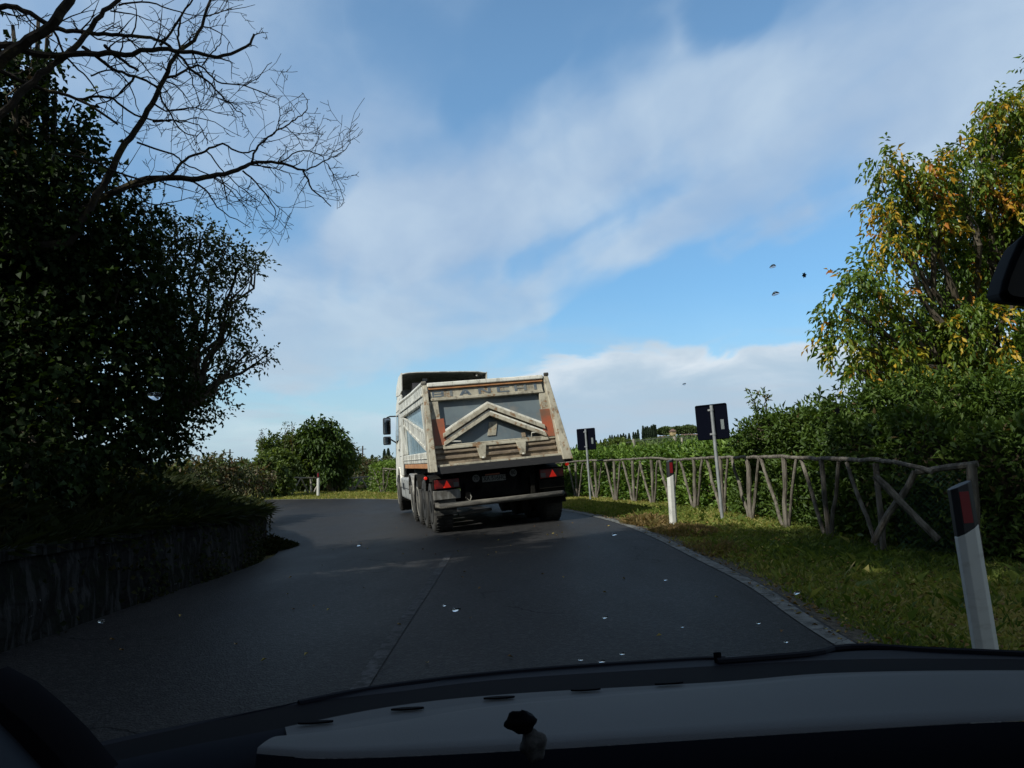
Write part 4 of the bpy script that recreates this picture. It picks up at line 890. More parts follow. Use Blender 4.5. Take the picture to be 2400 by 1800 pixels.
def pine(px, ytop, ybase, w_, lab):
    b = hz_at(px); root = empty('umbrella_pine', tuple(b)); tag(root, lab, 'pine tree', 'umbrella pines by the villa')
    c = at(px, (ytop + ybase) / 2, DV); R = w_ / FPX * DV / 2; hh_ = (ybase - ytop) / FPX * DV / 2
    v, t, ti = blob_leaves((c.x, c.y, c.z), (R, R * .8, hh_), 2600, 1.1, .5); k = v.reshape(-1, 4, 3)[:, 0, 2] > c.z - hh_ * .45; v = v.reshape(-1, 4, 3)[k].reshape(-1, 3); n_ = k.sum(); bq = (np.arange(n_) * 4)[:, None]
    np_mesh('crown', v, np.concatenate([bq + np.array([[0, 1, 2]]), bq + np.array([[0, 2, 3]])]), LM_pine, root, {'tint': ti.reshape(-1, 4)[k].ravel()})
    mb = MB(); mb.tube([b - Vector((0, 0, 1)), (b + c) / 2 + Vector((.3, 0, 0)), c], [.45, .35, .2], 6)
    for s in (-1, 1): mb.tube([(b + c) / 2, c + Vector((s * R * .5, 0, hh_ * .1))], [.2, .1], 5)
    mb.build('trunk', M_bark, root)
pine(1562, 1001, 1024, 46, 'left umbrella pine with broad flat crown beside the cypress row')
pine(1590, 1000, 1021, 42, 'middle umbrella pine behind the pale tower')
pine(1614, 997, 1021, 46, 'right umbrella pine with the highest rounded crown')
M_plast = pmat('ochre_plaster', (.42, .33, .17), .9, (.34, .26, .14), .8)
M_brick = pmat('red_brick', (.26, .11, .075), .9, (.2, .09, .06), .9)
M_roof = pmat('terracotta_roof', (.17, .10, .075), .9, (.12, .08, .06), 1.2)
M_win = pmat('dark_window', (.01, .01, .012), .2)
def house(x0, x1, yt, yb, Y, lab, wallm, name='villa', wins=3, roof=True):
    a = at(x0, yb, Y); b = at(x1, yt, Y); root = empty(name, tuple((a.x / 2 + b.x / 2, Y, a.z))); tag(root, lab, 'building')
    mb = MB(); mb.box(a.x, b.x, Y, Y + 9, a.z - 3, b.z); mb.build('wall', wallm, root)
    if roof:
        mb = MB(); hr = .28 * (b.z - a.z) + .4; x_, X_ = a.x - .4, b.x + .4
        mb.add([(x_, Y - .5, b.z), (X_, Y - .5, b.z), (X_, Y + 9.5, b.z), (x_, Y + 9.5, b.z), (x_ + 1, Y + 4.5, b.z + hr), (X_ - 1, Y + 4.5, b.z + hr)], [(0, 3, 2, 1), (0, 1, 5, 4), (1, 2, 5), (2, 3, 4, 5), (3, 0, 4)]); mb.build('roof', M_roof, root)
    for k in range(wins):
        cx = a.x + (b.x - a.x) * (k + .5) / wins; z0 = a.z + (b.z - a.z) * .45; mb = MB(); mb.box(cx - .35, cx + .35, Y - .06, Y + .02, z0, z0 + .9); mb.build('window', M_win, root)
house(1546, 1574, 1024, 1030, DV - 12, 'low red farm building left of the pale tower on the hill', M_brick, 'farmhouse', 4)
house(1576, 1584, 1011, 1030, DV - 13, 'pale ochre tower house among the pines on the hill', M_plast, 'tower_house', 1)
house(1599, 1645, 1020, 1030, DV - 12, 'long brown villa on the hill right of the tower', M_brick, 'villa', 6)
# scrub bush slope in front (light green)
gs = [(1410, 1046, 260, 10), (1425, 1040, 260, 10), (1440, 1038, 260, 11), (1452, 1038, 260, 11), (1465, 1041, 260, 11), (1480, 1044, 260, 10), (1498, 1046, 260, 10), (1400, 1052, 260, 10), (1435, 1050, 260, 12), (1462, 1052, 260, 12), (1500, 1055, 260, 12), (1530, 1056, 260, 12), (1560, 1056, 260, 11), (1590, 1055, 260, 11), (1620, 1056, 260, 12), (1360, 1058, 260, 10), (1380, 1056, 260, 10)]
plant('round_tree', 'light green rounded trees massed on the slope under the small cypresses', 'tree', tuple(at(1450, 1070, 260)), [pc(*a) for a in gs], LM_far, 3.2, .75, .7, tr=.3, per=3, sprig=.9, tbase=.7, tvar=.3, shell=.3, twigs=1, seed=141)
# vineyard stakes and wires beyond the hedge
M_stake = pmat('grey_timber_stake', (.25, .23, .19), .85, (.36, .33, .27), 6)
STK = [('grey vineyard stake directly above the fence left of the marker post', 1485, 1029, 26), ('tall grey vineyard stake under the villa tower', 1581, 1023, 24), ('short pale stake just left of the big sign', 1641, 1030, 24), ('thin far stake between the two taller stakes', 1564, 1040, 40), ('thin dark far stake right of the tall vineyard stake', 1598, 1026, 46)]
tp = []
for lab, a, b, Y in STK:
    t_ = at(a, b, Y); root = empty('vineyard_stake', (t_.x, t_.y, Hv(t_.x, t_.y))); tag(root, lab, 'stake', 'vineyard stakes beyond the hedge')
    mb = MB(); pole(mb, Vector((t_.x, t_.y, -.1)), t_, .055 if Y < 30 else .07); mb.build('pole', M_stake, root); tp.append(t_)
M_wire = pmat('steel_wire', (.09, .09, .09), .7)
for lab, pts in {'upper vineyard wire sagging between the stakes and the villa': [at(1396, 1053, 30), tp[0] - Vector((0, 0, .08)), tp[1] - Vector((0, 0, .02)), at(1645, 1032, 24)], 'lower vineyard wire running between the stakes': [at(1500, 1049, 27), at(1560, 1045, 25), at(1640, 1041, 24), at(1700, 1040, 23)]}.items():
    mb = MB(); mb.tube(smooth_path(pts, 5), .008, 4); o = mb.build('vineyard_wire', M_wire); tag(o, lab, 'wire')
# utility poles
M_pole = pmat('dark_timber_pole', (.06, .055, .05), .9)
for lab, a, b, Y in [('distant utility pole with crossarms right of the far trees', 850, 1045, 120), ('distant thin utility pole above the russet bushes', 539, 1053, 120)]:
    t_ = at(a, b, Y); root = empty('utility_pole', (t_.x, t_.y, 0)); tag(root, lab, 'utility pole'); mb = MB(); mb.tube([(t_.x, t_.y, -1), tuple(t_)], .12, 6); mb.build('pole', M_pole, root)
    mb = MB(); z_ = t_.z - .5; mb.box(t_.x - .55, t_.x + .55, t_.y - .06, t_.y + .06, z_ - .05, z_ + .05); mb.build('crossarm', M_pole, root)
# far tree line closing the fields
def treeline(name, lab, pxs, Y, top, dens):
    base = at((pxs[0] + pxs[1]) / 2, 1085, Y); n = int(dens); px = rng.uniform(pxs[0], pxs[1], n); Yr = Y + rng.uniform(0, Y * .15, n)
    P = np.array([tuple(at(a, 1088, y_)) for a, y_ in zip(px, Yr)]); hgt = top / FPX * Y * (1 + .35 * np.sin(px * .09) + .25 * np.sin(px * .23 + 1)); P[:, 2] = rng.random(n) ** .7 * hgt
    L = Y * .008; v, t, ti = leaf_geo(P, rng.normal(size=(n, 3)) + np.array([0, 0, .5]), rng.normal(size=(n, 3)), L, L * .7, np.clip(.4 + .25 * rng.normal(size=n), 0, 1))
    o = np_mesh(name, v, t, LM_pine, None, {'tint': ti}); tag(o, lab, 'wood', kind='stuff')
treeline('far_wood', 'far low line of trees along the left horizon', (250, 1000), 260, 16, 6000)
treeline('far_wood', 'far low line of trees on the horizon behind truck and hedge', (1000, 1420), 320, 20, 4000)

# ------------------------------------------------------------------ dump truck
def streak(scale=(7, 7, .55), dirt=(.10, .085, .06), lo=.48, hi=.62, amt=.85, sc=2.2, rust=None):
    def f(t, tc, c):
        n = t.noise(t.mapping(tc, scale=scale), sc, 6, .65); c = t.mix(t.rng(n, lo, hi, 0, amt), c, dirt)
        n2 = t.noise(tc, 3.2, 6, .7); c = t.mix(t.rng(n2, .5, .72, 0, .7), c, dirt)
        if rust: n3 = t.noise(tc, 6, 5, .7); c = t.mix(t.rng(n3, .56, .62, 0, .9), c, rust)
        n4 = t.add('ShaderNodeTexVoronoi'); n4.inputs['Scale'].default_value = 22; t.l.new(tc, n4.inputs[0]); c = t.mix(t.rng(n4.outputs['Distance'], .04, .10, .6, 0), c, (.05, .04, .03))
        return c
    return f
T_white = pmat('dirty_white_paint', (.74, .73, .67), .5, (.62, .60, .52), 4, extra=streak(amt=.35, lo=.52), bump=.15)
T_side = pmat('streaked_white_side', (.78, .77, .70), .5, (.66, .64, .55), 4, extra=streak((9, 9, .5), (.13, .12, .10), .45, .58, .8), bump=.15)
T_tan = pmat('dusty_tan_paint', (.45, .415, .325), .6, (.33, .30, .225), 3, extra=streak((5, 5, 1.2), (.13, .11, .08), .50, .68, .8, rust=(.22, .12, .055)), bump=.25)
T_panel = pmat('dusty_blue_panel', (.15, .185, .20), .38, (.10, .13, .15), 1.6, extra=streak((4, 4, .5), (.22, .21, .19), .5, .75, .4), spec=.5)
T_bpanel = pmat('side_panel_reflection', (.16, .27, .36), .25, (.32, .42, .48), 2.5, (8, 8, .5), extra=streak((9, 9, .4), (.10, .14, .16), .5, .7, .6))  # light blue reflection put into the panel colour
T_brown = pmat('rusty_brown_steel', (.30, .235, .16), .7, (.15, .11, .075), 3, (1, 1, 2), extra=streak((1.5, 1.5, 4), (.07, .055, .045), .5, .65, .7), bump=.4)
T_orange = pmat('rusty_orange_trim', (.50, .24, .09), .6, (.36, .15, .06), 5, extra=streak((3, 3, 1), (.22, .13, .07), .55, .7, .6))
T_marker = pmat('faded_red_marker', (.36, .085, .035), .5, (.20, .09, .05), 2.5, extra=streak((3, 3, 1), (.13, .09, .06), .5, .7, .7))
T_black = pmat('dirty_black_steel', (.006, .006, .006), .75, (.016, .015, .013), 4, bump=.3, spec=.04)
T_chalk = pmat('black_chalky_steel', (.010, .010, .012), .8, (.06, .057, .05), 5, (.6, 3, 6), lo=.55, hi=.75, bump=.3)
T_dust = pmat('dusty_grey_tube', (.045, .043, .04), .8, (.20, .185, .155), 1.3, (1, 6, 6), lo=.4, hi=.65, bump=.4)
T_tyre = pmat('tyre_rubber', (.014, .014, .013), .9, (.05, .047, .042), 3, bump=.4)
T_rim = pmat('dusty_pale_rim', (.34, .32, .27), .7, (.20, .18, .15), 6)
T_glass = pmat('dark_glass', (.02, .025, .03), .08)
T_mir = pmat('mirror_glass', (.5, .52, .55), .05, metal=1.0)
T_tarp = pmat('dark_tarpaulin', (.014, .014, .018), .7, bump=.3, bscale=6)
T_alu = pmat('dirty_aluminium', (.30, .29, .27), .5, (.16, .15, .13), 4, (3, 3, 1), metal=.3, extra=streak((6, 6, .8), (.10, .09, .075), .5, .65, .6))
T_grey = pmat('light_grey_skirt', (.40, .41, .40), .5, (.28, .28, .27), 3, extra=streak((5, 5, .6), (.12, .11, .10), .48, .62, .7))
T_lens = pmat('red_lamp_lens', (.22, .010, .007), .35, (.03, .006, .006), 5, (1, 4, 1))
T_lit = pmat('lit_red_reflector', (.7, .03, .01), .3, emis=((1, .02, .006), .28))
T_clear = pmat('clear_lamp_lens', (.10, .085, .08), .35)
T_plate = pmat('plate_white', (.20, .21, .19), .6, (.12, .12, .11), 30)
T_ink = pmat('black_ink', (.008, .008, .009), .6)
T_letter = pmat('faded_blue_lettering', (.085, .115, .15), .6, (.13, .15, .16), 6, extra=streak((3, 3, 1), (.30, .28, .22), .56, .7, .6))
T_disc = pmat('white_speed_disc', (.14, .14, .13), .6)
T_rope = pmat('dirty_rope', (.22, .21, .18), .9)

TL = (-.2, 14.5, 0.0)
truck = empty('dump_truck', TL, (0, R_(-4.6), R_(12.7)))
tag(truck, 'dirty white articulated dump truck with chevron tailgate taking the left bend', 'truck')
def tb(mb, name, mat, bev=.008, parent=None, smooth=False): return mb.build(name, mat, parent or truck, smooth=smooth, bevel=bev, local=True)
BZ = 1.30; LEAN = .30
def T(x, d, v): return (x, LEAN * v + d, BZ + v)
def tbox(x0, x1, d0, d1, v0, v1, mb=None):
    mb = mb or MB(); vs = [T(x, d, v) for v in (v0, v1) for x, d in ((x0, d0), (x1, d0), (x1, d1), (x0, d1))]
    return mb.add(vs, [(0, 3, 2, 1), (4, 5, 6, 7), (0, 1, 5, 4), (1, 2, 6, 5), (2, 3, 7, 6), (3, 0, 4, 7)])
def tpoly(poly, d0, d1, mb=None):
    mb = mb or MB(); return mb.prism(poly, lambda u, v, s: T(u, (d0, d1)[s], v))
VH = 1.54; HW = 1.22
# tailgate: frame parts
mb = tbox(-1.05, 1.07, .09, .12, .30, 1.22); tg = tb(mb, 'tailgate', T_panel, 0)
def tg_part(mb, name, mat, bev=.008): return tb(mb, name, mat, bev, tg)
mb = MB(); tbox(-1.10, 1.12, .0, .10, 1.205, 1.275, mb); tbox(-1.10, 1.12, -.015, .0, 1.215, 1.262, mb); tg_part(mb, 'top_beam', T_tan)
mb = MB(); tbox(-1.10, 1.12, .02, .10, 1.277, 1.432, mb); tg_part(mb, 'sign_band', T_tan, 0)
mb = tbox(-1.12, 1.14, -.02, .10, 1.434, 1.485); tg_part(mb, 'orange_strip', T_orange)
mb = MB(); tbox(-1.14, 1.16, -.05, .12, 1.487, 1.57, mb); tg_part(mb, 'top_rail', T_white, .02)
mb = MB(); tbox(-1.18, -.965, .0, .10, .30, 1.203, mb); tg_part(mb, 'side_stile', T_tan)
mb = MB(); tbox(1.03, 1.20, .0, .10, .30, 1.203, mb); tg_part(mb, 'side_stile', T_tan)
mb = MB()
tbox(-1.18, 1.20, .03, .12, .0, .30, mb)
tg_part(mb, 'lower_plate', T_brown, 0)
mb = MB(); tbox(-.98, 1.05, -.035, .06, .275, .335, mb); tbox(-.98, 1.05, -.02, .04, .335, .36, mb); tg_part(mb, 'ledge', T_tan, .012)
for v0, v1 in ((.20, .255), (.09, .15)):
    tg_part(tbox(-1.16, 1.18, -.01, .05, v0, v1), 'rib', T_brown, .015)
for x in (-.27, .50):
    tg_part(tpoly([(x - .10, .30), (x + .10, .30), (x + .05, .05), (x - .05, .05)], -.055, .03), 'bracket', T_tan, .01)
    tg_part(tbox(x - .02, x + .02, -.07, -.05, .05, .08), 'bolt', T_white, 0)
# chevron of two pressed beams per side, white strips painting their sunlit tops
for sx, ex in ((-1, -.955), (1, 1.02)):
    cx = -.02
    def leg(top, th, d, nm, mat):
        dy = .50
        poly = [(cx, top), (ex, top - dy), (ex, top - dy - th), (cx, top - th)]
        tg_part(tpoly(poly, d, .095), nm, mat, .006)
    leg(1.12, .045, -.01, 'chevron_beam', T_white); leg(1.073, .085, -.05, 'chevron_beam', T_tan); leg(.986, .03, .03, 'chevron_groove', T_brown)
    leg(.954, .036, -.01, 'chevron_beam', T_white); leg(.916, .075, -.05, 'chevron_beam', T_tan)
tg_part(tbox(-1.17, -.90, -.012, .0, .36, .86), 'red_marker', T_marker, .003)
tg_part(tbox(.98, 1.20, -.012, .0, .34, .88), 'red_marker', T_marker, .003)
tg_part(tpoly([(-.10, .46), (.06, .46), (.13, .72), (-.03, .72)], .07, .09), 'white_plaque', T_tan, 0)
tg_part(tbox(.56, .64, .05, .09, .37, .46), 'hinge_lug', T_brown, .01)
mb = MB(); mb.tube([T(.74, .03, .37), T(.74, -.03, .44), T(1.0, -.03, .44), T(1.02, .02, .39)], .012, 8); tg_part(mb, 'handle', T_white, 0)
mb = MB(); mb.tube([T(-.92, .03, .36), T(-.90, -.03, .42), T(-.64, -.03, .40), T(-.62, .02, .36)], .012, 8); tg_part(mb, 'handle', T_white, 0)
# blocky lettering
GL = {'B': [[(0, 0), (0, 1), (.8, 1), (1, .85), (1, .62), (.85, .5), (1, .38), (1, .15), (.8, 0)], [(.0, .72), (.66, .72), (.66, .78), (.0, .78)], [(.0, .25), (.66, .25), (.66, .31), (.0, .31)]]}
def glyph(ch, x0, wd, v0, h, mb, f, st=.24):
    def q(x, y): return (x0 + x * wd, v0 + y * h)
    def bar(xa, xb, ya, yb): mb.prism([q(xa, ya), q(xb, ya), q(xb, yb), q(xa, yb)], f)
    sv = st
    if ch == 'B': bar(0, .16, 0, 1); bar(.2, .8, .80, 1); bar(.2, .8, .42, .60); bar(.2, .8, 0, .20); bar(.80, 1, .54, .92); bar(.80, 1, .08, .48)
    elif ch == 'I': bar(.3, .7, 0, 1)
    elif ch == 'A':
        mb.prism([q(0, 0), q(.26, 0), q(.62, 1), q(.38, 1)], f); mb.prism([q(.74, 0), q(1, 0), q(.64, 1), q(.5, .72)], f); bar(.26, .78, .24, .42)
    elif ch == 'N': bar(0, .2, 0, 1); bar(.8, 1, 0, 1); mb.prism([q(.0, 1), q(.24, 1), q(1, 0), q(.76, 0)], f)
    elif ch == 'C': bar(.1, 1, .80, 1); bar(.1, 1, 0, .2); bar(0, .22, .1, .9)
    elif ch == 'H': bar(0, .2, 0, 1); bar(.8, 1, 0, 1); bar(.2, .8, .4, .6)
xs_ = [(-1.06, .22), (-.75, .12), (-.54, .24), (-.16, .24), (.21, .24), (.56, .24), (.92, .12)]
mb = MB(); jj = 0
for ch, (x, wd) in zip('BIANCHI', xs_):
    jj += .0007
    glyph(ch, x, wd, 1.283, .122, mb, lambda u, v, s, j=jj: T(u, (.02, .0155 - j)[s], v))
tg_part(mb, 'lettering', T_letter, 0)
# rear posts standing proud of the tailgate
def post(x0b, x1b, x0t, x1t, nm, mat, d0b=-.24, d0t=-.02):
    mb = MB(); vs = [T(x0b, d0b, -.12), T(x1b, d0b, -.12), T(x1b, .16, -.12), T(x0b, .16, -.12), T(x0t, d0t, VH), T(x1t, d0t, VH), T(x1t, .16, VH), T(x0t, .16, VH)]
    mb.add(vs, [(0, 3, 2, 1), (4, 5, 6, 7), (0, 1, 5, 4), (1, 2, 6, 5), (2, 3, 7, 6), (3, 0, 4, 7)]); return tb(mb, nm, mat, .012)
post(-1.30, -1.165, -1.22, -1.135, 'rear_post', T_tan)
post(1.205, 1.40, 1.165, 1.27, 'rear_post', T_tan)
for x in (-1.20, 1.24):
    mb = MB(); mb.lathe([(-.045, .035), (.045, .035)], T(x, .0, VH + .035), 'x', 12); mb.box(*(lambda p: (p[0] - .03, p[0] + .03, p[1] - .03, p[1] + .08, p[2], p[2] + .05))(T(x, .0, VH))); tb(mb, 'tailgate_pivot', T_dust, .006)
# sill below the tailgate
mb = MB(); tbox(-1.19, 1.40, -.16, .12, -.035, .0, mb); tb(mb, 'sill_plate', T_tan, .004)
mb = MB(); tbox(-1.20, 1.40, -.18, .14, -.17, -.038, mb); tb(mb, 'sill_beam', T_chalk, .01)
# body shell (side walls, front wall, floor), both sides with recessed panels and a diagonal
BL_ = 6.1; SXW = 1.18
def sidewall(sg):
    Xo = sg * SXW; Xi = sg * (SXW - .06); Xr = sg * (SXW + .05)
    def yb(z): return LEAN * (z - BZ) + .14
    def q(u, v, x): # u 0..1 rear to front, v 0..VH
        y0 = yb(BZ + v); return (x, y0 + (BL_ - y0) * u, BZ + v + .06 * u * (v / VH))
    def pr(poly, xa, xb, nm, mat, bev=.012, parent=None):
        mb = MB(); mb.prism(poly, lambda u, v, s: q(u, v, (xa, xb)[s])); return tb(mb, nm, mat, bev, parent)
    w_ = pr([(0, 0), (1, 0), (1, VH), (0, VH)], Xi, sg * (SXW - .03), 'side_wall', T_bpanel, 0)
    pr([(0, 1.20), (1, 1.20), (1, VH), (0, VH)], sg * (SXW - .03), Xr, 'top_rail', T_side, .02, w_)
    pr([(0, 1.33), (1, 1.33), (1, 1.37), (0, 1.37)], Xr, sg * (SXW + .075), 'rub_rail', T_side, .008, w_)
    pr([(0, .04), (1, .04), (1, .26), (0, .26)], sg * (SXW - .03), Xr, 'bottom_rail', T_side, .02, w_)
    pr([(0, .13), (1, .13), (1, .145), (0, .145)], Xr, sg * (SXW + .065), 'rub_rail', T_side, .004, w_)
    pr([(0, -.06), (1, -.06), (1, .035), (0, .035)], sg * (SXW - .03), sg * (SXW + .04), 'orange_skirt', T_orange, .01, w_)
    pr([(0, .27), (.10, .27), (.10, 1.19), (0, 1.19)], sg * (SXW - .03), Xr, 'stake', T_side, .015, w_)
    pr([(.88, .27), (1, .27), (1, 1.19), (.88, 1.19)], sg * (SXW - .03), Xr, 'stake', T_side, .015, w_)
    pr([(.10, .30), (.10, .66), (.88, 1.18), (.88, .98)], sg * (SXW - .03), sg * (SXW + .03), 'diagonal_brace', T_side, .02, w_)
    pr([(.10, .62), (.10, .68), (.88, 1.19), (.88, 1.15)], sg * (SXW + .03), Xr, 'brace_flange', T_side, .006, w_)
    pr([(.10, .28), (.10, .35), (.88, 1.0), (.88, .96)], sg * (SXW + .03), Xr, 'brace_flange', T_side, .006, w_)
sidewall(-1); sidewall(1)
mb = MB(); mb.box(-1.12, 1.12, BL_ - .06, BL_, BZ, BZ + VH + .12); tb(mb, 'front_wall', T_black, .01)
mb = MB(); mb.box(-1.16, 1.16, .2, BL_ - .07, BZ - .06, BZ); tb(mb, 'bed_floor', T_black, 0)
mb = MB(); mb.grid(lambda a, b: (-1.16 + 2.32 * a, .75 + (BL_ - .85) * b, BZ + VH - .22 + .05 * math.sin(a * 9) * math.sin(b * 11) + .05 * math.sin(a * 3.14)), 16, 20); tb(mb, 'load_cover', T_tarp, 0)
mb = MB(); mb.tube([(-1.2, 6.15, BZ + VH + .12), (-1.2, 3, BZ + VH + .05), (-1.2, .55, BZ + VH + .03)], .05, 10); tb(mb, 'tarp_roll', T_white, 0)
# chassis
mb = MB()
for x in (-.42, .42): mb.box(x - .05, x + .05, .1, 7.9, .78, 1.08)
for y in (.2, 1.4, 2.6, 3.9, 5.4, 7.2): mb.box(-.36, .36, y, y + .12, .82, 1.04)
mb.box(-1.0, 1.0, .35, 6.0, 1.10, 1.22)
tb(mb, 'chassis', T_black, 0)
mb = MB()
for y in (.62, 1.84, 3.06, 4.4): mb.tube([(-.95, y, .52), (.95, y, .52)], .075, 10)
tb(mb, 'axle', T_black, 0)
# wheels
WR = .515
def wheel(x, y, rimmat, dual=True, r=WR):
    sg = 1 if x > 0 else -1; wd = .36
    xo = x; xi = x - sg * wd; a, b = (min(xo, xi), max(xo, xi))
    prof = [(a, r * .62), (a, r * .80), (a + .015, r * .93), (a + .05, r * .985), (a + .1, r), (b - .1, r), (b - .05, r * .985), (b - .015, r * .93), (b, r * .80), (b, r * .62)]
    mb = MB(); mb.lathe(prof, (0, y, r), 'x', 36)
    wl = tb(mb, 'wheel', T_tyre, 0, smooth=True)
    # tread blocks
    mt = MB()
    for k in range(40):
        an = 2 * math.pi * k / 40; c, s_ = math.cos(an), math.sin(an)
        for (u0, u1, off) in ((a + .03, a + .15, 0), (a + .19, b - .03, .04)):
            P = []
            for da, rr in ((-.05, r * .99), (.05, r * .99), (.05, r + .012), (-.05, r + .012)):
                P.append((math.cos(an + off + da) * rr, math.sin(an + off + da) * rr))
            mt.prism(P, lambda u, v, s, u0=u0, u1=u1: ((u0, u1)[s], y + u, r + v))
    tb(mt, 'tread', T_tyre, 0, wl)
    mr = MB(); f = xo; d = -sg
    mr.lathe([(f + d * .16, .05), (f + d * .14, r * .36), (f + d * .05, r * .50), (f + d * .02, r * .61), (f - d * .006, r * .63), (f - d * .006, r * .585), (f + d * .05, r * .56), (f + d * .20, r * .5), (f + d * .2, .05)][:9], (0, y, r), 'x', 30)
    tb(mr, 'rim', rimmat, 0, wl, True)
    mh = MB(); mh.lathe([(f + d * .15, .17), (f + d * .05, .16), (f + d * .0, .12), (f + d * .0, .01)], (0, y, r), 'x', 18)
    for k in range(10):
        an = 2 * math.pi * k / 10; mh.tube([(f + d * .14, y + .22 * math.cos(an), r + .22 * math.sin(an)), (f + d * .10, y + .22 * math.cos(an), r + .22 * math.sin(an))], .018, 6)
    tb(mh, 'hub', rimmat, 0, wl)
for y in (.62, 1.84, 3.06):
    for x in (-1.24, 1.24): wheel(x, y, T_black if y < 3 else T_rim)
for x in (-1.24, 1.24): wheel(x, 4.45, T_rim)
for x in (-1.24, 1.24): wheel(x, 8.95, T_rim, False)
# mudguards over the wheels
for sg in (-1, 1):
    for y, r_, a0, a1, mt_ in ((.62, .60, -8, 150, T_black), (3.06, .60, 30, 185, T_black), (4.45, .60, 10, 170, T_alu)):
        mb = MB(); mb.grid(lambda a, b: (sg * (.84 + .42 * b), y - r_ * math.cos(R_(a0 + (a1 - a0) * a)), .52 + r_ * math.sin(R_(a0 + (a1 - a0) * a)) ), 14, 2)
        o = tb(mb, 'mudguard', mt_, 0, smooth=True); q = o.modifiers.new('t', 'SOLIDIFY'); q.thickness = .03
    mb = MB(); mb.box(sg * 1.05 - .21, sg * 1.05 + .21, .02, .05, .38, .80); tb(mb, 'mud_flap', T_dust if sg < 0 else T_black, 0)
    mb = MB(); mb.box(sg * 1.0 - .25, sg * 1.0 + .25, -.03, .06, .66, .83); tb(mb, 'lamp_bracket', T_alu if sg < 0 else T_black, .01)
    # lamp cluster
    x0, x1 = (-1.22, -.76) if sg < 0 else (.78, 1.24)
    mb = MB(); mb.box(x0 - .02, x1 + .02, -.02, .07, .84, 1.05); lb = tb(mb, 'tail_lamp', T_black, .01)
    mb = MB(); mb.box(x0, x1, -.05, -.018, .86, 1.03); tb(mb, 'lens', T_lens, .012, lb)
    cx = (x0 + x1) / 2 + (.0 if sg < 0 else .02)
    mb = MB(); mb.prism([(cx - .07, .875), (cx + .07, .875), (cx, 1.01)], lambda u, v, s: (u, (-.05, -.062)[s], v)); tb(mb, 'triangle_reflector', T_lit, 0, lb)
    cx2 = x1 - .06 if sg < 0 else x0 + .06
    mb = MB(); mb.box(cx2 - .05, cx2 + .05, -.058, -.05, .875, .96); tb(mb, 'reversing_lens', T_clear, .004, lb)
    # outline lamp on a rubber arm
    xs2 = sg * 1.36; mb = MB(); mb.tube([(sg * 1.2, .1, .98), (xs2, .06, 1.0), (xs2, .05, 1.04)], .014, 8); la = tb(mb, 'outline_lamp', T_black, 0)
    mb = MB(); mb.lathe([(-.035, .02), (-.03, .03), (.03, .03), (.035, .02)], (xs2, .05, 1.08), 'y', 12); tb(mb, 'lens', T_lit if sg > 0 else T_lit, 0, la)
# bumper tube
mb = MB(); mb.tube([(-1.18, .12, .60), (-1.19, -.02, .56), (-1.15, -.07, .55), (0, -.08, .545), (1.15, -.07, .55), (1.19, -.03, .55)], .052, 14); tb(mb, 'bumper', T_dust, 0, smooth=True)
for x in (-.62, .62): mb = MB(); mb.box(x - .04, x + .04, -.06, .12, .58, .92); tb(mb, 'bumper_bracket', T_black, .005)
mb = MB(); mb.box(-1.26, -.80, .0, .05, .50, .60); mb.box(.80, 1.28, .0, .05, .46, .56); tb(mb, 'side_bracket', T_black, .006)
# back panel with plates
mb = MB(); mb.box(-.72, .72, .10, .14, .62, 1.24); tb(mb, 'rear_panel', T_black, 0)
PCX = -.08
mb = MB(); mb.box(PCX - .225, PCX + .225, .075, .09, .90, 1.01); npl = tb(mb, 'number_plate', T_plate, .002)
mb = MB(); mb.box(PCX - .16, PCX + .12, .08, .095, 1.02, 1.045); tb(mb, 'orange_strip', T_marker, 0)
def text_mesh(txt, size, cx, cz, y, name, mat, parent, wide=1.0, bold=.0):
    cu = bpy.data.curves.new('t', 'FONT'); cu.body = txt; cu.size = size; cu.align_x = 'CENTER'; cu.align_y = 'CENTER'; cu.extrude = .001; cu.offset = bold
    o = bpy.data.objects.new('t', cu); COL.objects.link(o); dg = bpy.context.evaluated_depsgraph_get(); me = bpy.data.meshes.new_from_object(o.evaluated_get(dg))
    bpy.data.objects.remove(o); bpy.data.curves.remove(cu); me.name = name
    for v in me.vertices: x, z, d = v.co; v.co = (cx + x * wide, y - d, cz + z)
    r = link_mesh(name, me, mat, parent); return r
text_mesh('XA 516HC', .115, PCX + .01, .955, .072, 'lettering', T_ink, npl, .82, .0015)
for tx, cx, cz in (('70', -.42, .985), ('80', .30, 1.02)):
    mb = MB(); mb.lathe([(.088, .085), (.098, .085)], (cx, 0, cz), 'y', 28); rim_ = tb(mb, 'speed_disc', T_black, 0)
    mb = MB(); mb.lathe([(.080, .070), (.087, .070)], (cx, 0, cz), 'y', 28); tb(mb, 'disc_face', T_disc, 0, rim_)
    text_mesh(tx, .10, cx, cz, .078, 'lettering', T_ink, rim_, .85, .002)
mb = MB(); mb.tube([(-.60, -.02, .78), (-.56, -.06, .66), (-.60, -.08, .58), (-.52, -.1, .56)], .012, 6); mb.tube([(-.60, -.02, .76), (-.66, -.05, .66), (-.6, -.06, .60)], .008, 6); tb(mb, 'rope', T_rope, 0)
mb = MB(); mb.tube([(.60, .05, 1.0), (.64, .0, .8), (.60, -.02, .62)], .012, 6); tb(mb, 'hose', T_black, 0)
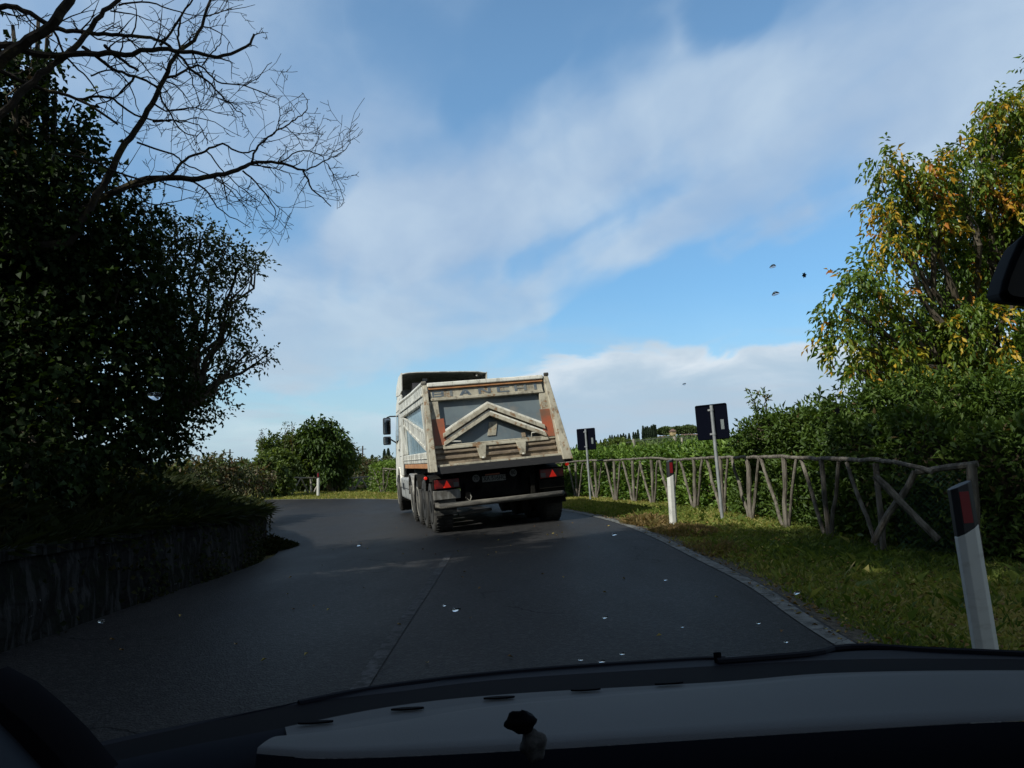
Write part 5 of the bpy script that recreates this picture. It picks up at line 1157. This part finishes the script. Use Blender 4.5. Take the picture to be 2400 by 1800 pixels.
# tractor: cab turned a little flatter than the trailer
CT = R_(3.4)
def cabxf(v):
    c, s_ = math.cos(CT), math.sin(CT); return Vector((v.x * c + v.z * s_ * 1.0, v.y, (-v.x * s_ + v.z * c) * .972))
def cab_part(mb, name, mat, bev=.01, parent=None, smooth=False): mb.xf(cabxf); return tb(mb, name, mat, bev, parent, smooth)
CY = 8.1
prof = [(CY, .98), (CY, 3.35), (CY + .12, 3.52), (CY + 1.0, 3.50), (CY + 1.75, 3.20), (CY + 2.15, 2.35), (CY + 2.28, 1.6), (CY + 2.28, .62), (CY + 1.55, .60), (CY + 1.48, .98), (CY + 1.2, 1.22), (CY + .55, 1.22), (CY + .30, .98)]
mb = MB(); mb.prism(prof, lambda u, v, s: ((-1.22, 1.22)[s], u, v)); cab = cab_part(mb, 'cab', T_white, .035)
mb = MB()
for (y0, z0, y1, z1) in ((CY + .62, 1.25, CY + .62, 3.2), (CY + .62, 2.95, CY + 1.7, 2.95), (CY + .0, 2.45, CY + .62, 2.45), (CY + .0, 1.55, CY + .62, 1.55), (CY + .25, 2.45, CY + .25, 3.3), (CY + .4, 1.7, CY + .4, 2.3)):
    for xs2 in (-1.2235, 1.2235): 
        t_ = .007; mb.box(xs2 - .002, xs2 + .002, y0 - t_, y1 + t_, z0 - t_, z1 + t_)
cab_part(mb, 'panel_seams', T_ink, 0, cab)
for sg in (-1, 1):
    x = sg * 1.225; mb = MB(); mb.prism([(CY + .85, 2.05), (CY + 1.75, 1.95), (CY + 1.82, 2.5), (CY + 1.55, 2.85), (CY + .85, 2.85)], lambda u, v, s: (x + sg * (-.01, .004)[s], u, v)); cab_part(mb, 'side_window', T_glass, 0, cab)
    mb = MB(); mb.box(x - .012, x + .012, CY + .72, CY + .86, 1.72, 1.78); cab_part(mb, 'door_handle', T_ink, .004, cab)
    mb = MB(); mb.grid(lambda a, b: (sg * (1.10 + .14 * b), CY + .87 - .58 * math.cos(math.pi * a), .66 + .58 * math.sin(math.pi * a)), 12, 1); o = cab_part(mb, 'wheel_arch', T_white, 0, cab, True); q = o.modifiers.new('t', 'SOLIDIFY'); q.thickness = .04
    # mirrors
    mx = sg * 1.50; mb = MB(); mb.tube([(sg * 1.2, CY + 1.95, 2.86), (sg * 1.40, CY + 1.98, 2.86), (mx, CY + 1.95, 2.82)], .022, 8); mb.tube([(sg * 1.2, CY + 2.0, 2.0), (sg * 1.38, CY + 2.0, 2.12), (mx, CY + 1.96, 2.2)], .022, 8); mr_ = cab_part(mb, 'mirror', T_ink, 0)
    for z0, z1 in ((2.28, 2.82), (1.95, 2.22)):
        mb = MB(); mb.box(mx - .12, mx + .12, CY + 1.92, CY + 2.06, z0, z1); cab_part(mb, 'mirror_housing', M_blk, .035, mr_)
        mb = MB(); mb.box(mx - .095, mx + .095, CY + 1.914, CY + 1.921, z0 + .03, z1 - .03); cab_part(mb, 'mirror_glass', T_mir, .01, mr_)
# roof fairing, open and dark behind
mb = MB()
def fair(a, b):
    x = -1.21 + 2.42 * a; e = abs(2 * a - 1); z1 = 3.98 - .05 * e ** 6 - .07 * (a) * 0
    if b < .34: t_ = b / .34; return (x, CY - .62 + .02, z1) if t_ >= 1 else (x, CY - .62, z1 - .03 * (1 - t_))
    t_ = (b - .34) / .66; return (x, CY - .62 + 2.25 * t_, z1 - .55 * t_ ** 1.8)
mb.grid(fair, 20, 12); o = cab_part(mb, 'roof_fairing', T_white, 0, None, True); q = o.modifiers.new('t', 'SOLIDIFY'); q.thickness = .035; fo = o
for sg in (-1, 1):
    mb = MB(); mb.prism([(CY - .62, 3.42), (CY - .62, 3.95), (CY + .4, 3.94), (CY + 1.2, 3.75), (CY + 1.6, 3.45), (CY + .1, 3.36)], lambda u, v, s: (sg * (1.20, 1.235)[s], u, v)); cab_part(mb, 'fairing_side', T_white, .008, fo)
    mb = MB(); mb.prism([(CY - .45, 1.0), (CY - .005, 1.0), (CY - .005, 3.40), (CY - .45, 3.30)], lambda u, v, s: (sg * (1.19, 1.225)[s], u, v)); cab_part(mb, 'side_fairing', T_white, .008, fo)
mb = MB(); mb.lathe([(-.95, .06), (-.92, .38), (.92, .38), (.95, .06)], (0, CY - .42, 3.30), 'x', 20); cab_part(mb, 'rolled_tarp', T_tarp, .01, None, True)
mb = MB(); mb.tube([(-.55, CY - .2, 3.4), (-.55, CY - .35, 3.75)], .03, 8); mb.box(-.62, -.48, CY - .42, CY - .3, 3.72, 3.80); mb.tube([(.9, CY - .4, 3.9), (.95, CY - .66, 3.82)], .03, 8); cab_part(mb, 'fairing_strut', T_alu, 0)
mb = MB(); mb.tube([(.72, CY - .35, 1.0), (.72, CY - .35, 3.2)], .09, 12); cab_part(mb, 'exhaust_stack', T_black, 0)
mb = MB(); mb.box(-1.1, 1.1, CY - .12, CY - .06, 1.0, 3.2); cab_part(mb, 'cab_back', T_black, 0)
# tank and skirts behind the front wheel
for sg in (-1, 1):
    mb = MB(); mb.box(*(sorted((sg * .78, sg * 1.2))), 5.35, 8.15, .42, .98); sk = tb(mb, 'side_tank', T_grey, .05)
    mb = MB(); mb.box(*(sorted((sg * 1.2, sg * 1.206))), 5.4, 8.1, .70, .715); mb.box(*(sorted((sg * 1.2, sg * 1.206))), 6.7, 6.715, .46, .94); tb(mb, 'seam', T_ink, 0, sk)
    mb = MB(); mb.box(*(sorted((sg * 1.18, sg * 1.215))), 7.0, 7.4, .66, .84); tb(mb, 'step', T_ink, .01, sk)
    mb = MB(); mb.box(*(sorted((sg * .8, sg * 1.1))), 8.28, 8.31, .30, .95); tb(mb, 'mud_flap', T_black, 0)
mb = MB(); mb.box(-.5, .5, CY - .2, CY + 2.2, .62, .96); tb(mb, 'engine_block', T_black, .02)
mb = MB(); mb.tube([(-.75, .45, .33), (-.1, .50, .36)], .03, 8); tb(mb, 'cross_tube', T_dust, 0)

# ------------------------------------------------------------------ our own car: dash, cowl, wiper, windscreen, pillars, mirror, roof
CYAW = R_(10.5)
I_dash = pmat('grey_dash_vinyl', (.048, .051, .058), .7, (.038, .041, .046), 1.2, bump=.12, bscale=500, spec=.45)
I_dark = pmat('dark_trim_and_shade', (.006, .008, .014), .8, spec=.06)
I_cowl = pmat('black_cowl', (.004, .005, .010), .6, (.007, .008, .013), 6, (1, 1, 1), spec=.08)
I_rub = pmat('black_rubber', (.003, .003, .005), .8, spec=.05)
I_lin = pmat('roof_lining', (.12, .12, .12), .9)
I_body = pmat('car_paint', (.12, .13, .15), .3)
car = empty('car', (0, 0, 0)); tag(car, 'interior of the car we sit in, with grey dashboard, cowl, mirror and windscreen', 'car')
def cxf(x, y, z=None):
    c, s_ = math.cos(CYAW), math.sin(CYAW); v = Vector((x * c - y * s_, x * s_ + y * c, z if z is not None else 0)); return v
def loft(rows, mb=None, close=False):
    mb = mb or MB(); n = len(rows[0]); vs = [p for r in rows for p in r]; fs = [(i * n + j, (i + 1) * n + j, (i + 1) * n + j + 1, i * n + j + 1) for i in range(len(rows) - 1) for j in range(n - 1)]
    return mb.add(vs, fs)
def resample(px, n, zf, ext=None):
    """curve through picture points lying on the level zf"""
    P = [at_z(a, b, CAM.z + zf(a)) for a, b in px]; P = smooth_path(P, 10); d = [0]
    for i in range(1, len(P)): d.append(d[-1] + (P[i] - P[i - 1]).length)
    o = []
    for k in range(n + 1):
        s_ = d[-1] * k / n; i = min(max(int(np.searchsorted(d, s_)) - 1, 0), len(P) - 2); t_ = (s_ - d[i]) / max(d[i + 1] - d[i], 1e-9); o.append(P[i].lerp(P[i + 1], t_))
    return o
NN = 40
far = resample([(668, 1704), (922, 1655), (1200, 1626), (1688, 1598), (1960, 1577), (2400, 1571), (2900, 1580)], NN, lambda a: -.283)
rid = resample([(674, 1728), (935, 1690), (1200, 1649), (1742, 1602), (1985, 1581), (2410, 1574), (2900, 1583)], NN, lambda a: -.279)
near = resample([(604, 1752), (800, 1762), (1270, 1741), (1900, 1702), (2400, 1676), (2950, 1670)], NN, lambda a: -.245)
rows = [far, [f_.lerp(r_, .5) + Vector((0, 0, -.0006)) for f_, r_ in zip(far, rid)], [p + Vector((0, 0, -.002)) for p in rid], rid]
for k in range(1, 10):
    t_ = k / 9; rows.append([a.lerp(b, t_) + Vector((0, 0, .012 * math.sin(math.pi * t_) * .4)) for a, b in zip(rid, near)])
nd = cxf(0, -1)
rows.append([p + nd * .006 + Vector((0, 0, -.003)) for p in near])
drows = [[p + nd * dy_ + Vector((0, 0, dz_)) for p in near] for dy_, dz_ in ((.0065, -.0035), (.016, -.016), (.02, -.03), (.022, -.12), (.10, -.3))]
dash = loft(rows).build('dashboard', I_dash, car, smooth=True)
loft(drows).build('dash_front', I_dark, car, smooth=True)  # near face in shade, its darkness put into the colour
for a, b in ((740, 1695), (955, 1663), (1170, 1637), (1373, 1618), (1568, 1603)):
    p = at_z(a, b, CAM.z - .2805); d = cxf(1, -.05 if a < 1500 else -.02).normalized(); e = Vector((-d.y, d.x, 0)); n_ = 14
    vs = [p + d * .019 * math.cos(6.283 * k / n_) + e * .0035 * math.sin(6.283 * k / n_) for k in range(n_)]
    mb = MB(); mb.add(vs + [v + Vector((0, 0, .002)) for v in vs], [tuple(range(n_, 2 * n_))] + [(k, (k + 1) % n_, n_ + (k + 1) % n_, n_ + k) for k in range(n_)]); mb.build('vent_slot', I_rub, dash)
# dark lower dash end and left dash top
ls = resample([(-60, 1860), (217, 1795), (430, 1750), (667, 1705)], 14, lambda a: -.285); ls2 = resample([(40, 1930), (330, 1870), (560, 1815), (690, 1770)], 14, lambda a: -.285)
lo = [p + Vector((0, 0, -.02)) for p in ls2]; lo2 = [p + nd * .5 + Vector((0, 0, -.25)) for p in ls2]
loft([ls, ls2, lo, lo2]).build('side_dash', I_dark, car, smooth=True)
# black frit / gap band between dash and cowl
b1 = resample([(140, 1790), (400, 1752), (668, 1700), (922, 1648), (1200, 1618), (1688, 1590), (1960, 1568), (2400, 1562), (2900, 1568)], NN, lambda a: -.296)
b1 = [p + nd * .03 for p in b1]; b2 = resample([(150, 1768), (400, 1712), (689, 1652), (922, 1622), (1200, 1590), (1688, 1560), (2000, 1545), (2400, 1545), (2900, 1550)], NN, lambda a: -.30)
loft([b1, b2]).build('windscreen_trim', I_rub, car)
# cowl with wiper
cA = b2
cT = resample([(160, 1764), (330, 1725), (520, 1690), (680, 1662), (700, 1645), (900, 1616), (1040, 1598), (1070, 1583), (1200, 1568), (1677, 1540), (1922, 1529), (2068, 1518), (2400, 1529), (2900, 1548)], NN, lambda a: -.305)
cB = [p - nd * .12 + Vector((0, 0, -.05)) for p in cT]
loft([cA, [a.lerp(b, .5) + Vector((0, 0, .004)) for a, b in zip(cA, cT)], cT, cB]).build('cowl', I_cowl, car, smooth=False)
wp = resample([(700, 1650), (900, 1612), (1200, 1577), (1600, 1549), (1700, 1546)], 20, lambda a: -.30)
mb = MB(); mb.tube(wp, .005, 8); wi = mb.build('wiper', I_cowl, car)
mb = MB(); mb.tube(resample([(1680, 1552), (1900, 1534), (1960, 1520), (2050, 1517), (2160, 1524), (2400, 1534)], 16, lambda a: -.298), .006, 8); mb.build('wiper_arm', I_cowl, wi)
mb = MB(); q_ = at_z(1683, 1546, CAM.z - .296); mb.tube([q_ + Vector((0, -.004, -.01)), q_ + Vector((0, .004, .009))], .006, 8); mb.build('wiper_pivot', I_rub, wi)
# bonnet (below the line of sight)
mb = MB(); L0 = Vector((0, 0, 0))
def bon(a, b):
    x = -.55 + 1.75 * a; y = 1.30 + .95 * b; e = abs(2 * a - 1); p = cxf(x, y, .60 + .10 * a - .30 * b - .10 * b ** 3 - .05 * e ** 3); return p
mb.grid(bon, 16, 12); mb.build('bonnet', I_body, car, smooth=True)
# left pillar base and door corner
pA = [at(-80, 1600, .62), at(-5, 1640, .62), at(60, 1695, .62), at(125, 1760, .62), at(200, 1850, .62)]
pB = [at(-120, 1610, .62), at(-30, 1665, .62), at(35, 1730, .62), at(95, 1795, .62), at(140, 1890, .62)]
mb = loft([[p + Vector((0, .05, 0)) for p in pA], pA, pB, [p + Vector((-.02, -.12, -.03)) for p in pB]]); mb.build('pillar_trim', I_rub, car, smooth=True)
pC = [Vector((-.06, -.05, 0)) + at(-250, 1640, .55), at(-140, 1720, .55), at(-60, 1800, .55), at(20, 1880, .55), at(70, 1960, .55)]
loft([pB, [a.lerp(b, .5) + Vector((0, -.01, .01)) for a, b in zip(pB, pC)], pC])  .build('door_trim', pmat('door_trim_vinyl', (.016, .02, .027), .8, spec=.1), car, smooth=True)
# windscreen pane with a faint sheen
gm = bpy.data.materials.new('windscreen_glass'); gm.use_nodes = True; t = NT(gm.node_tree); t.n.clear()
a_ = t.add('ShaderNodeBsdfTransparent'); a_.inputs[0].default_value = (.93, .96, .96, 1); g_ = t.add('ShaderNodeBsdfGlossy'); g_.inputs['Roughness'].default_value = .02
mx = t.add('ShaderNodeMixShader'); mx.inputs[0].default_value = .003; t.l.new(a_.outputs[0], mx.inputs[1]); t.l.new(g_.outputs[0], mx.inputs[2]); o_ = t.add('ShaderNodeOutputMaterial'); t.l.new(mx.outputs[0], o_.inputs[0])
wb = [p + Vector((0, 0, .003)) for p in resample([(-150, 1800), (150, 1768), (400, 1712), (689, 1652), (922, 1622), (1200, 1590), (1688, 1560), (2000, 1545), (2400, 1545), (2900, 1550)], 12, lambda a: -.297)]
RT = [cxf(-.48 + 1.42 * k / 12, .22 - .05 * abs(k / 6 - 1) ** 2, CAM.z + .21) for k in range(13)]
ws = loft([[b.lerp(c, k / 4) - nd * .02 * math.sin(math.pi * k / 4) + Vector((0, 0, .02 * math.sin(math.pi * k / 4))) for b, c in zip(wb, RT)] for k in range(5)]).build('windscreen', gm, car, smooth=True)
mb = MB(); mb.grid(lambda a, b: cxf(-.5 + 1.48 * a, .24 - 2.5 * b, CAM.z + .225 + .03 * math.sin(math.pi * a)), 8, 8); mb.build('roof', I_lin, car, smooth=True)
for x in (-.52, 1.0):
    mb = MB(); mb.add([cxf(x, .55, .45), cxf(x, -2.2, .45), cxf(x, -2.2, .95), cxf(x, .55, .92)], [(0, 1, 2, 3)]); o = mb.build('door', I_dark, car, solid=.03)
mb = MB(); mb.add([cxf(-.5, -2.2, .45), cxf(1, -2.2, .45), cxf(1, -2.2, CAM.z + .2), cxf(-.5, -2.2, CAM.z + .2)], [(0, 1, 2, 3)]); mb.build('rear_panel', I_dark, car)
mb = MB(); mb.tube([wb[12] + Vector((.03, 0, 0)), RT[12] + Vector((.03, 0, 0))], .03, 8); mb.build('pillar', I_dark, car)
# inside mirror at the right edge
mo = [(2440, 540), (2405, 542), (2388, 562), (2368, 606), (2350, 655), (2342, 688), (2347, 703), (2375, 710), (2440, 716), (2560, 716), (2600, 690), (2610, 590), (2590, 545)]
MD = .46; vf = [at(a, b, MD) for a, b in mo]; vb = [at(2480 + (a - 2480) * .9, 630 + (b - 630) * .85, MD + .02) + Vector((0, .02, 0)) for a, b in mo]; n_ = len(mo)
vi = [at(2480 + (a - 2480) * .9 + 6, 634 + (b - 634) * .82, MD - .004) for a, b in mo]
mb = MB(); mb.add(vf + vb + vi, [tuple(range(n_, 2 * n_))] + [(k, (k + 1) % n_, n_ + (k + 1) % n_, n_ + k) for k in range(n_)] + [(k, (k + 1) % n_, 2 * n_ + (k + 1) % n_, 2 * n_ + k) for k in range(n_)])
mir = mb.build('inside_mirror', I_rub, car, bevel=.002)
mb = MB(); mb.add([v + Vector((0, .002, 0)) for v in vi], [tuple(range(n_))]); mb.build('mirror_glass', pmat('mirror_face', (.05, .05, .055), .4), mir)
mb = MB(); c_ = at(2500, 560, MD + .02); mb.tube([c_, cxf(c_.x * .98 + .1, .27, CAM.z + .215)], .008, 8); mb.build('mirror_stem', I_rub, mir)

# drops and specks stuck on the windscreen
bpy.context.view_layer.update()
from mathutils.bvhtree import BVHTree
bv = BVHTree.FromPolygons([v.co + Vector(car.location) for v in ws.data.vertices], [tuple(p.vertices) for p in ws.data.polygons])
wm = bpy.data.materials.new('water'); wm.use_nodes = True; t = NT(wm.node_tree); t.n.clear(); g_ = t.add('ShaderNodeBsdfGlass'); g_.inputs['IOR'].default_value = 1.33; g_.inputs['Roughness'].default_value = .03; o_ = t.add('ShaderNodeOutputMaterial'); t.l.new(g_.outputs[0], o_.inputs[0])
DR = [(842, 1279, 9, 'small clear drop on the glass in front of the road left of the truck wheels'), (1042, 1420, 8, 'smaller drop just left of the widest water drop'), (1069, 1430, 17, 'widest flat water drop on the glass over the dark road centre'), (1418, 1448, 11, 'water drop on the glass over the road below the truck right wheel'), (1459, 1533, 12, 'drop just above the middle of the wiper blade'), (1362, 1547, 10, 'left drop of the pair touching the wiper'), (1411, 1551, 13, 'right drop of the pair touching the wiper'),
      (1440, 1254, 10, 'pale flat drop over the sunlit road right of the truck'), (1560, 1360, 8, 'tiny drop over the road, mid right'), (1868, 1391, 13, 'slanted bright drop over the dark grass of the verge'), (1779, 1461, 10, 'drop over the road close to the white edge line'), (1844, 1505, 10, 'drop just above the wiper end near the white line'), (1600, 1470, 7, 'faint drop over the road between two larger drops'),
      (1812, 626, 12, 'upper bright drop in the blue sky patch'), (1818, 690, 14, 'lower bright drop in the blue sky patch'), (363, 930, 26, 'large bright drop over the dark maple tree'), (238, 1458, 12, 'bright bluish drop low over the dark wall foot'), (1604, 902, 7, 'faint drop near the low cloud above the truck')]
ico = None
for i, (a, b, r, lab) in enumerate(DR):
    d = ray(a, b).normalized(); h_, nrm_, _, _ = bv.ray_cast(CAM, d)
    if h_ is None: continue
    if nrm_.dot(d) < 0: nrm_ = -nrm_
    rr = r / FPX * h_.y * .62
    u_ = Vector((1, 0, 0)); u_ = (u_ - nrm_ * u_.dot(nrm_)).normalized(); v_ = nrm_.cross(u_)
    vs, fs = [], []; ns_, nr_ = 14, 5
    for j in range(nr_ + 1):
        ph = (math.pi / 2) * j / nr_; 
        for k in range(ns_):
            an = 6.283 * k / ns_; w_ = 1 + .12 * math.sin(an * 3 + i)
            vs.append(h_ + (u_ * math.cos(an) * 1.0 + v_ * math.sin(an) * 1.0) * rr * w_ * math.cos(ph) + nrm_ * (.0006 + rr * .22 * math.sin(ph)))
    for j in range(nr_):
        for k in range(ns_): k2 = (k + 1) % ns_; fs.append((j * ns_ + k, j * ns_ + k2, (j + 1) * ns_ + k2, (j + 1) * ns_ + k))
    fs.append(tuple(range(ns_))[::-1])
    mb = MB(); mb.add(vs, fs); o = mb.build('water_drop', wm, smooth=True); tag(o, lab, 'water drop', 'water drops on the windscreen')
M_dirt = pmat('dried_dirt', (.03, .03, .03), .9, (.07, .07, .07), 200)
for lab, (a, b, r) in {'small dark speck stuck on the glass in the blue sky patch': (1885, 645, 6), 'faint dark smear on the glass at the foot of the walnut tree': (1963, 962, 8)}.items():
    d = ray(a, b).normalized(); h_, nrm_, _, _ = bv.ray_cast(CAM, d); rr = r / FPX * h_.y; mb = MB()
    vs = [h_ - d * .001 + (CR * math.cos(6.283 * k / 18) * .8 + CU * math.sin(6.283 * k / 18)) * rr * (1 + .3 * math.sin(k * 2.1)) for k in range(18)]
    mb.add(vs + [v - d * .001 for v in vs], [tuple(range(18)), tuple(range(18, 36))] + [(k, (k + 1) % 18, 18 + (k + 1) % 18, 18 + k) for k in range(18)]); o = mb.build('dirt_speck', M_dirt); tag(o, lab, 'dirt speck')
og = at_z(1232, 1775, CAM.z - .247); orn = empty('dash_ornament', tuple(og)); tag(orn, 'small dark ruffled ornament with a grey base standing on the near edge of the dashboard', 'ornament')
def lump(c, rx, rz, seed):
    b_ = MB(); nu, nv = 18, 12; vs = []; fs = []
    for a in range(nv + 1):
        ph = math.pi * a / nv
        for k in range(nu):
            th = 6.2832 * k / nu; r_ = 1 + .14 * math.sin(3 * th + seed) * math.sin(ph) + .12 * math.sin(5 * ph + seed * 2 + th)
            vs.append(c + Vector((rx * r_ * math.sin(ph) * math.cos(th), rx * .6 * r_ * math.sin(ph) * math.sin(th), rz * r_ * math.cos(ph))))
    for a in range(nv):
        for k in range(nu): fs.append((a * nu + k, a * nu + (k + 1) % nu, (a + 1) * nu + (k + 1) % nu, (a + 1) * nu + k))
    return b_.add(vs, fs)
lump(og + Vector((.006, 0, .010)), .011, .013, 1).build('base', M_dirt, orn, smooth=True)
mb = lump(og + Vector((-.003, 0, .029)), .013, .009, 4)
mb.build('ruffle', I_rub, orn, smooth=True)

n = 2600; a = rng.random(n) * 6.28; rr = np.sqrt(rng.random(n)); x = -4.08 + .18 * rr * np.cos(a) + .12 * rr * np.sin(a); y = 13.0 + 1.15 * rr * np.sin(a); P = np.stack([x, y, H(x, y) + .02 + .28 * rng.random(n) * (1 - rr)], 1)
v, t, ti = leaf_geo(P, rng.normal(size=(n, 3)) + np.array([.5, -.3, .7]), rng.normal(size=(n, 3)) + np.array([0, 0, .5]), .07, .035, np.clip(.45 + .25 * rng.normal(size=n), 0, 1))
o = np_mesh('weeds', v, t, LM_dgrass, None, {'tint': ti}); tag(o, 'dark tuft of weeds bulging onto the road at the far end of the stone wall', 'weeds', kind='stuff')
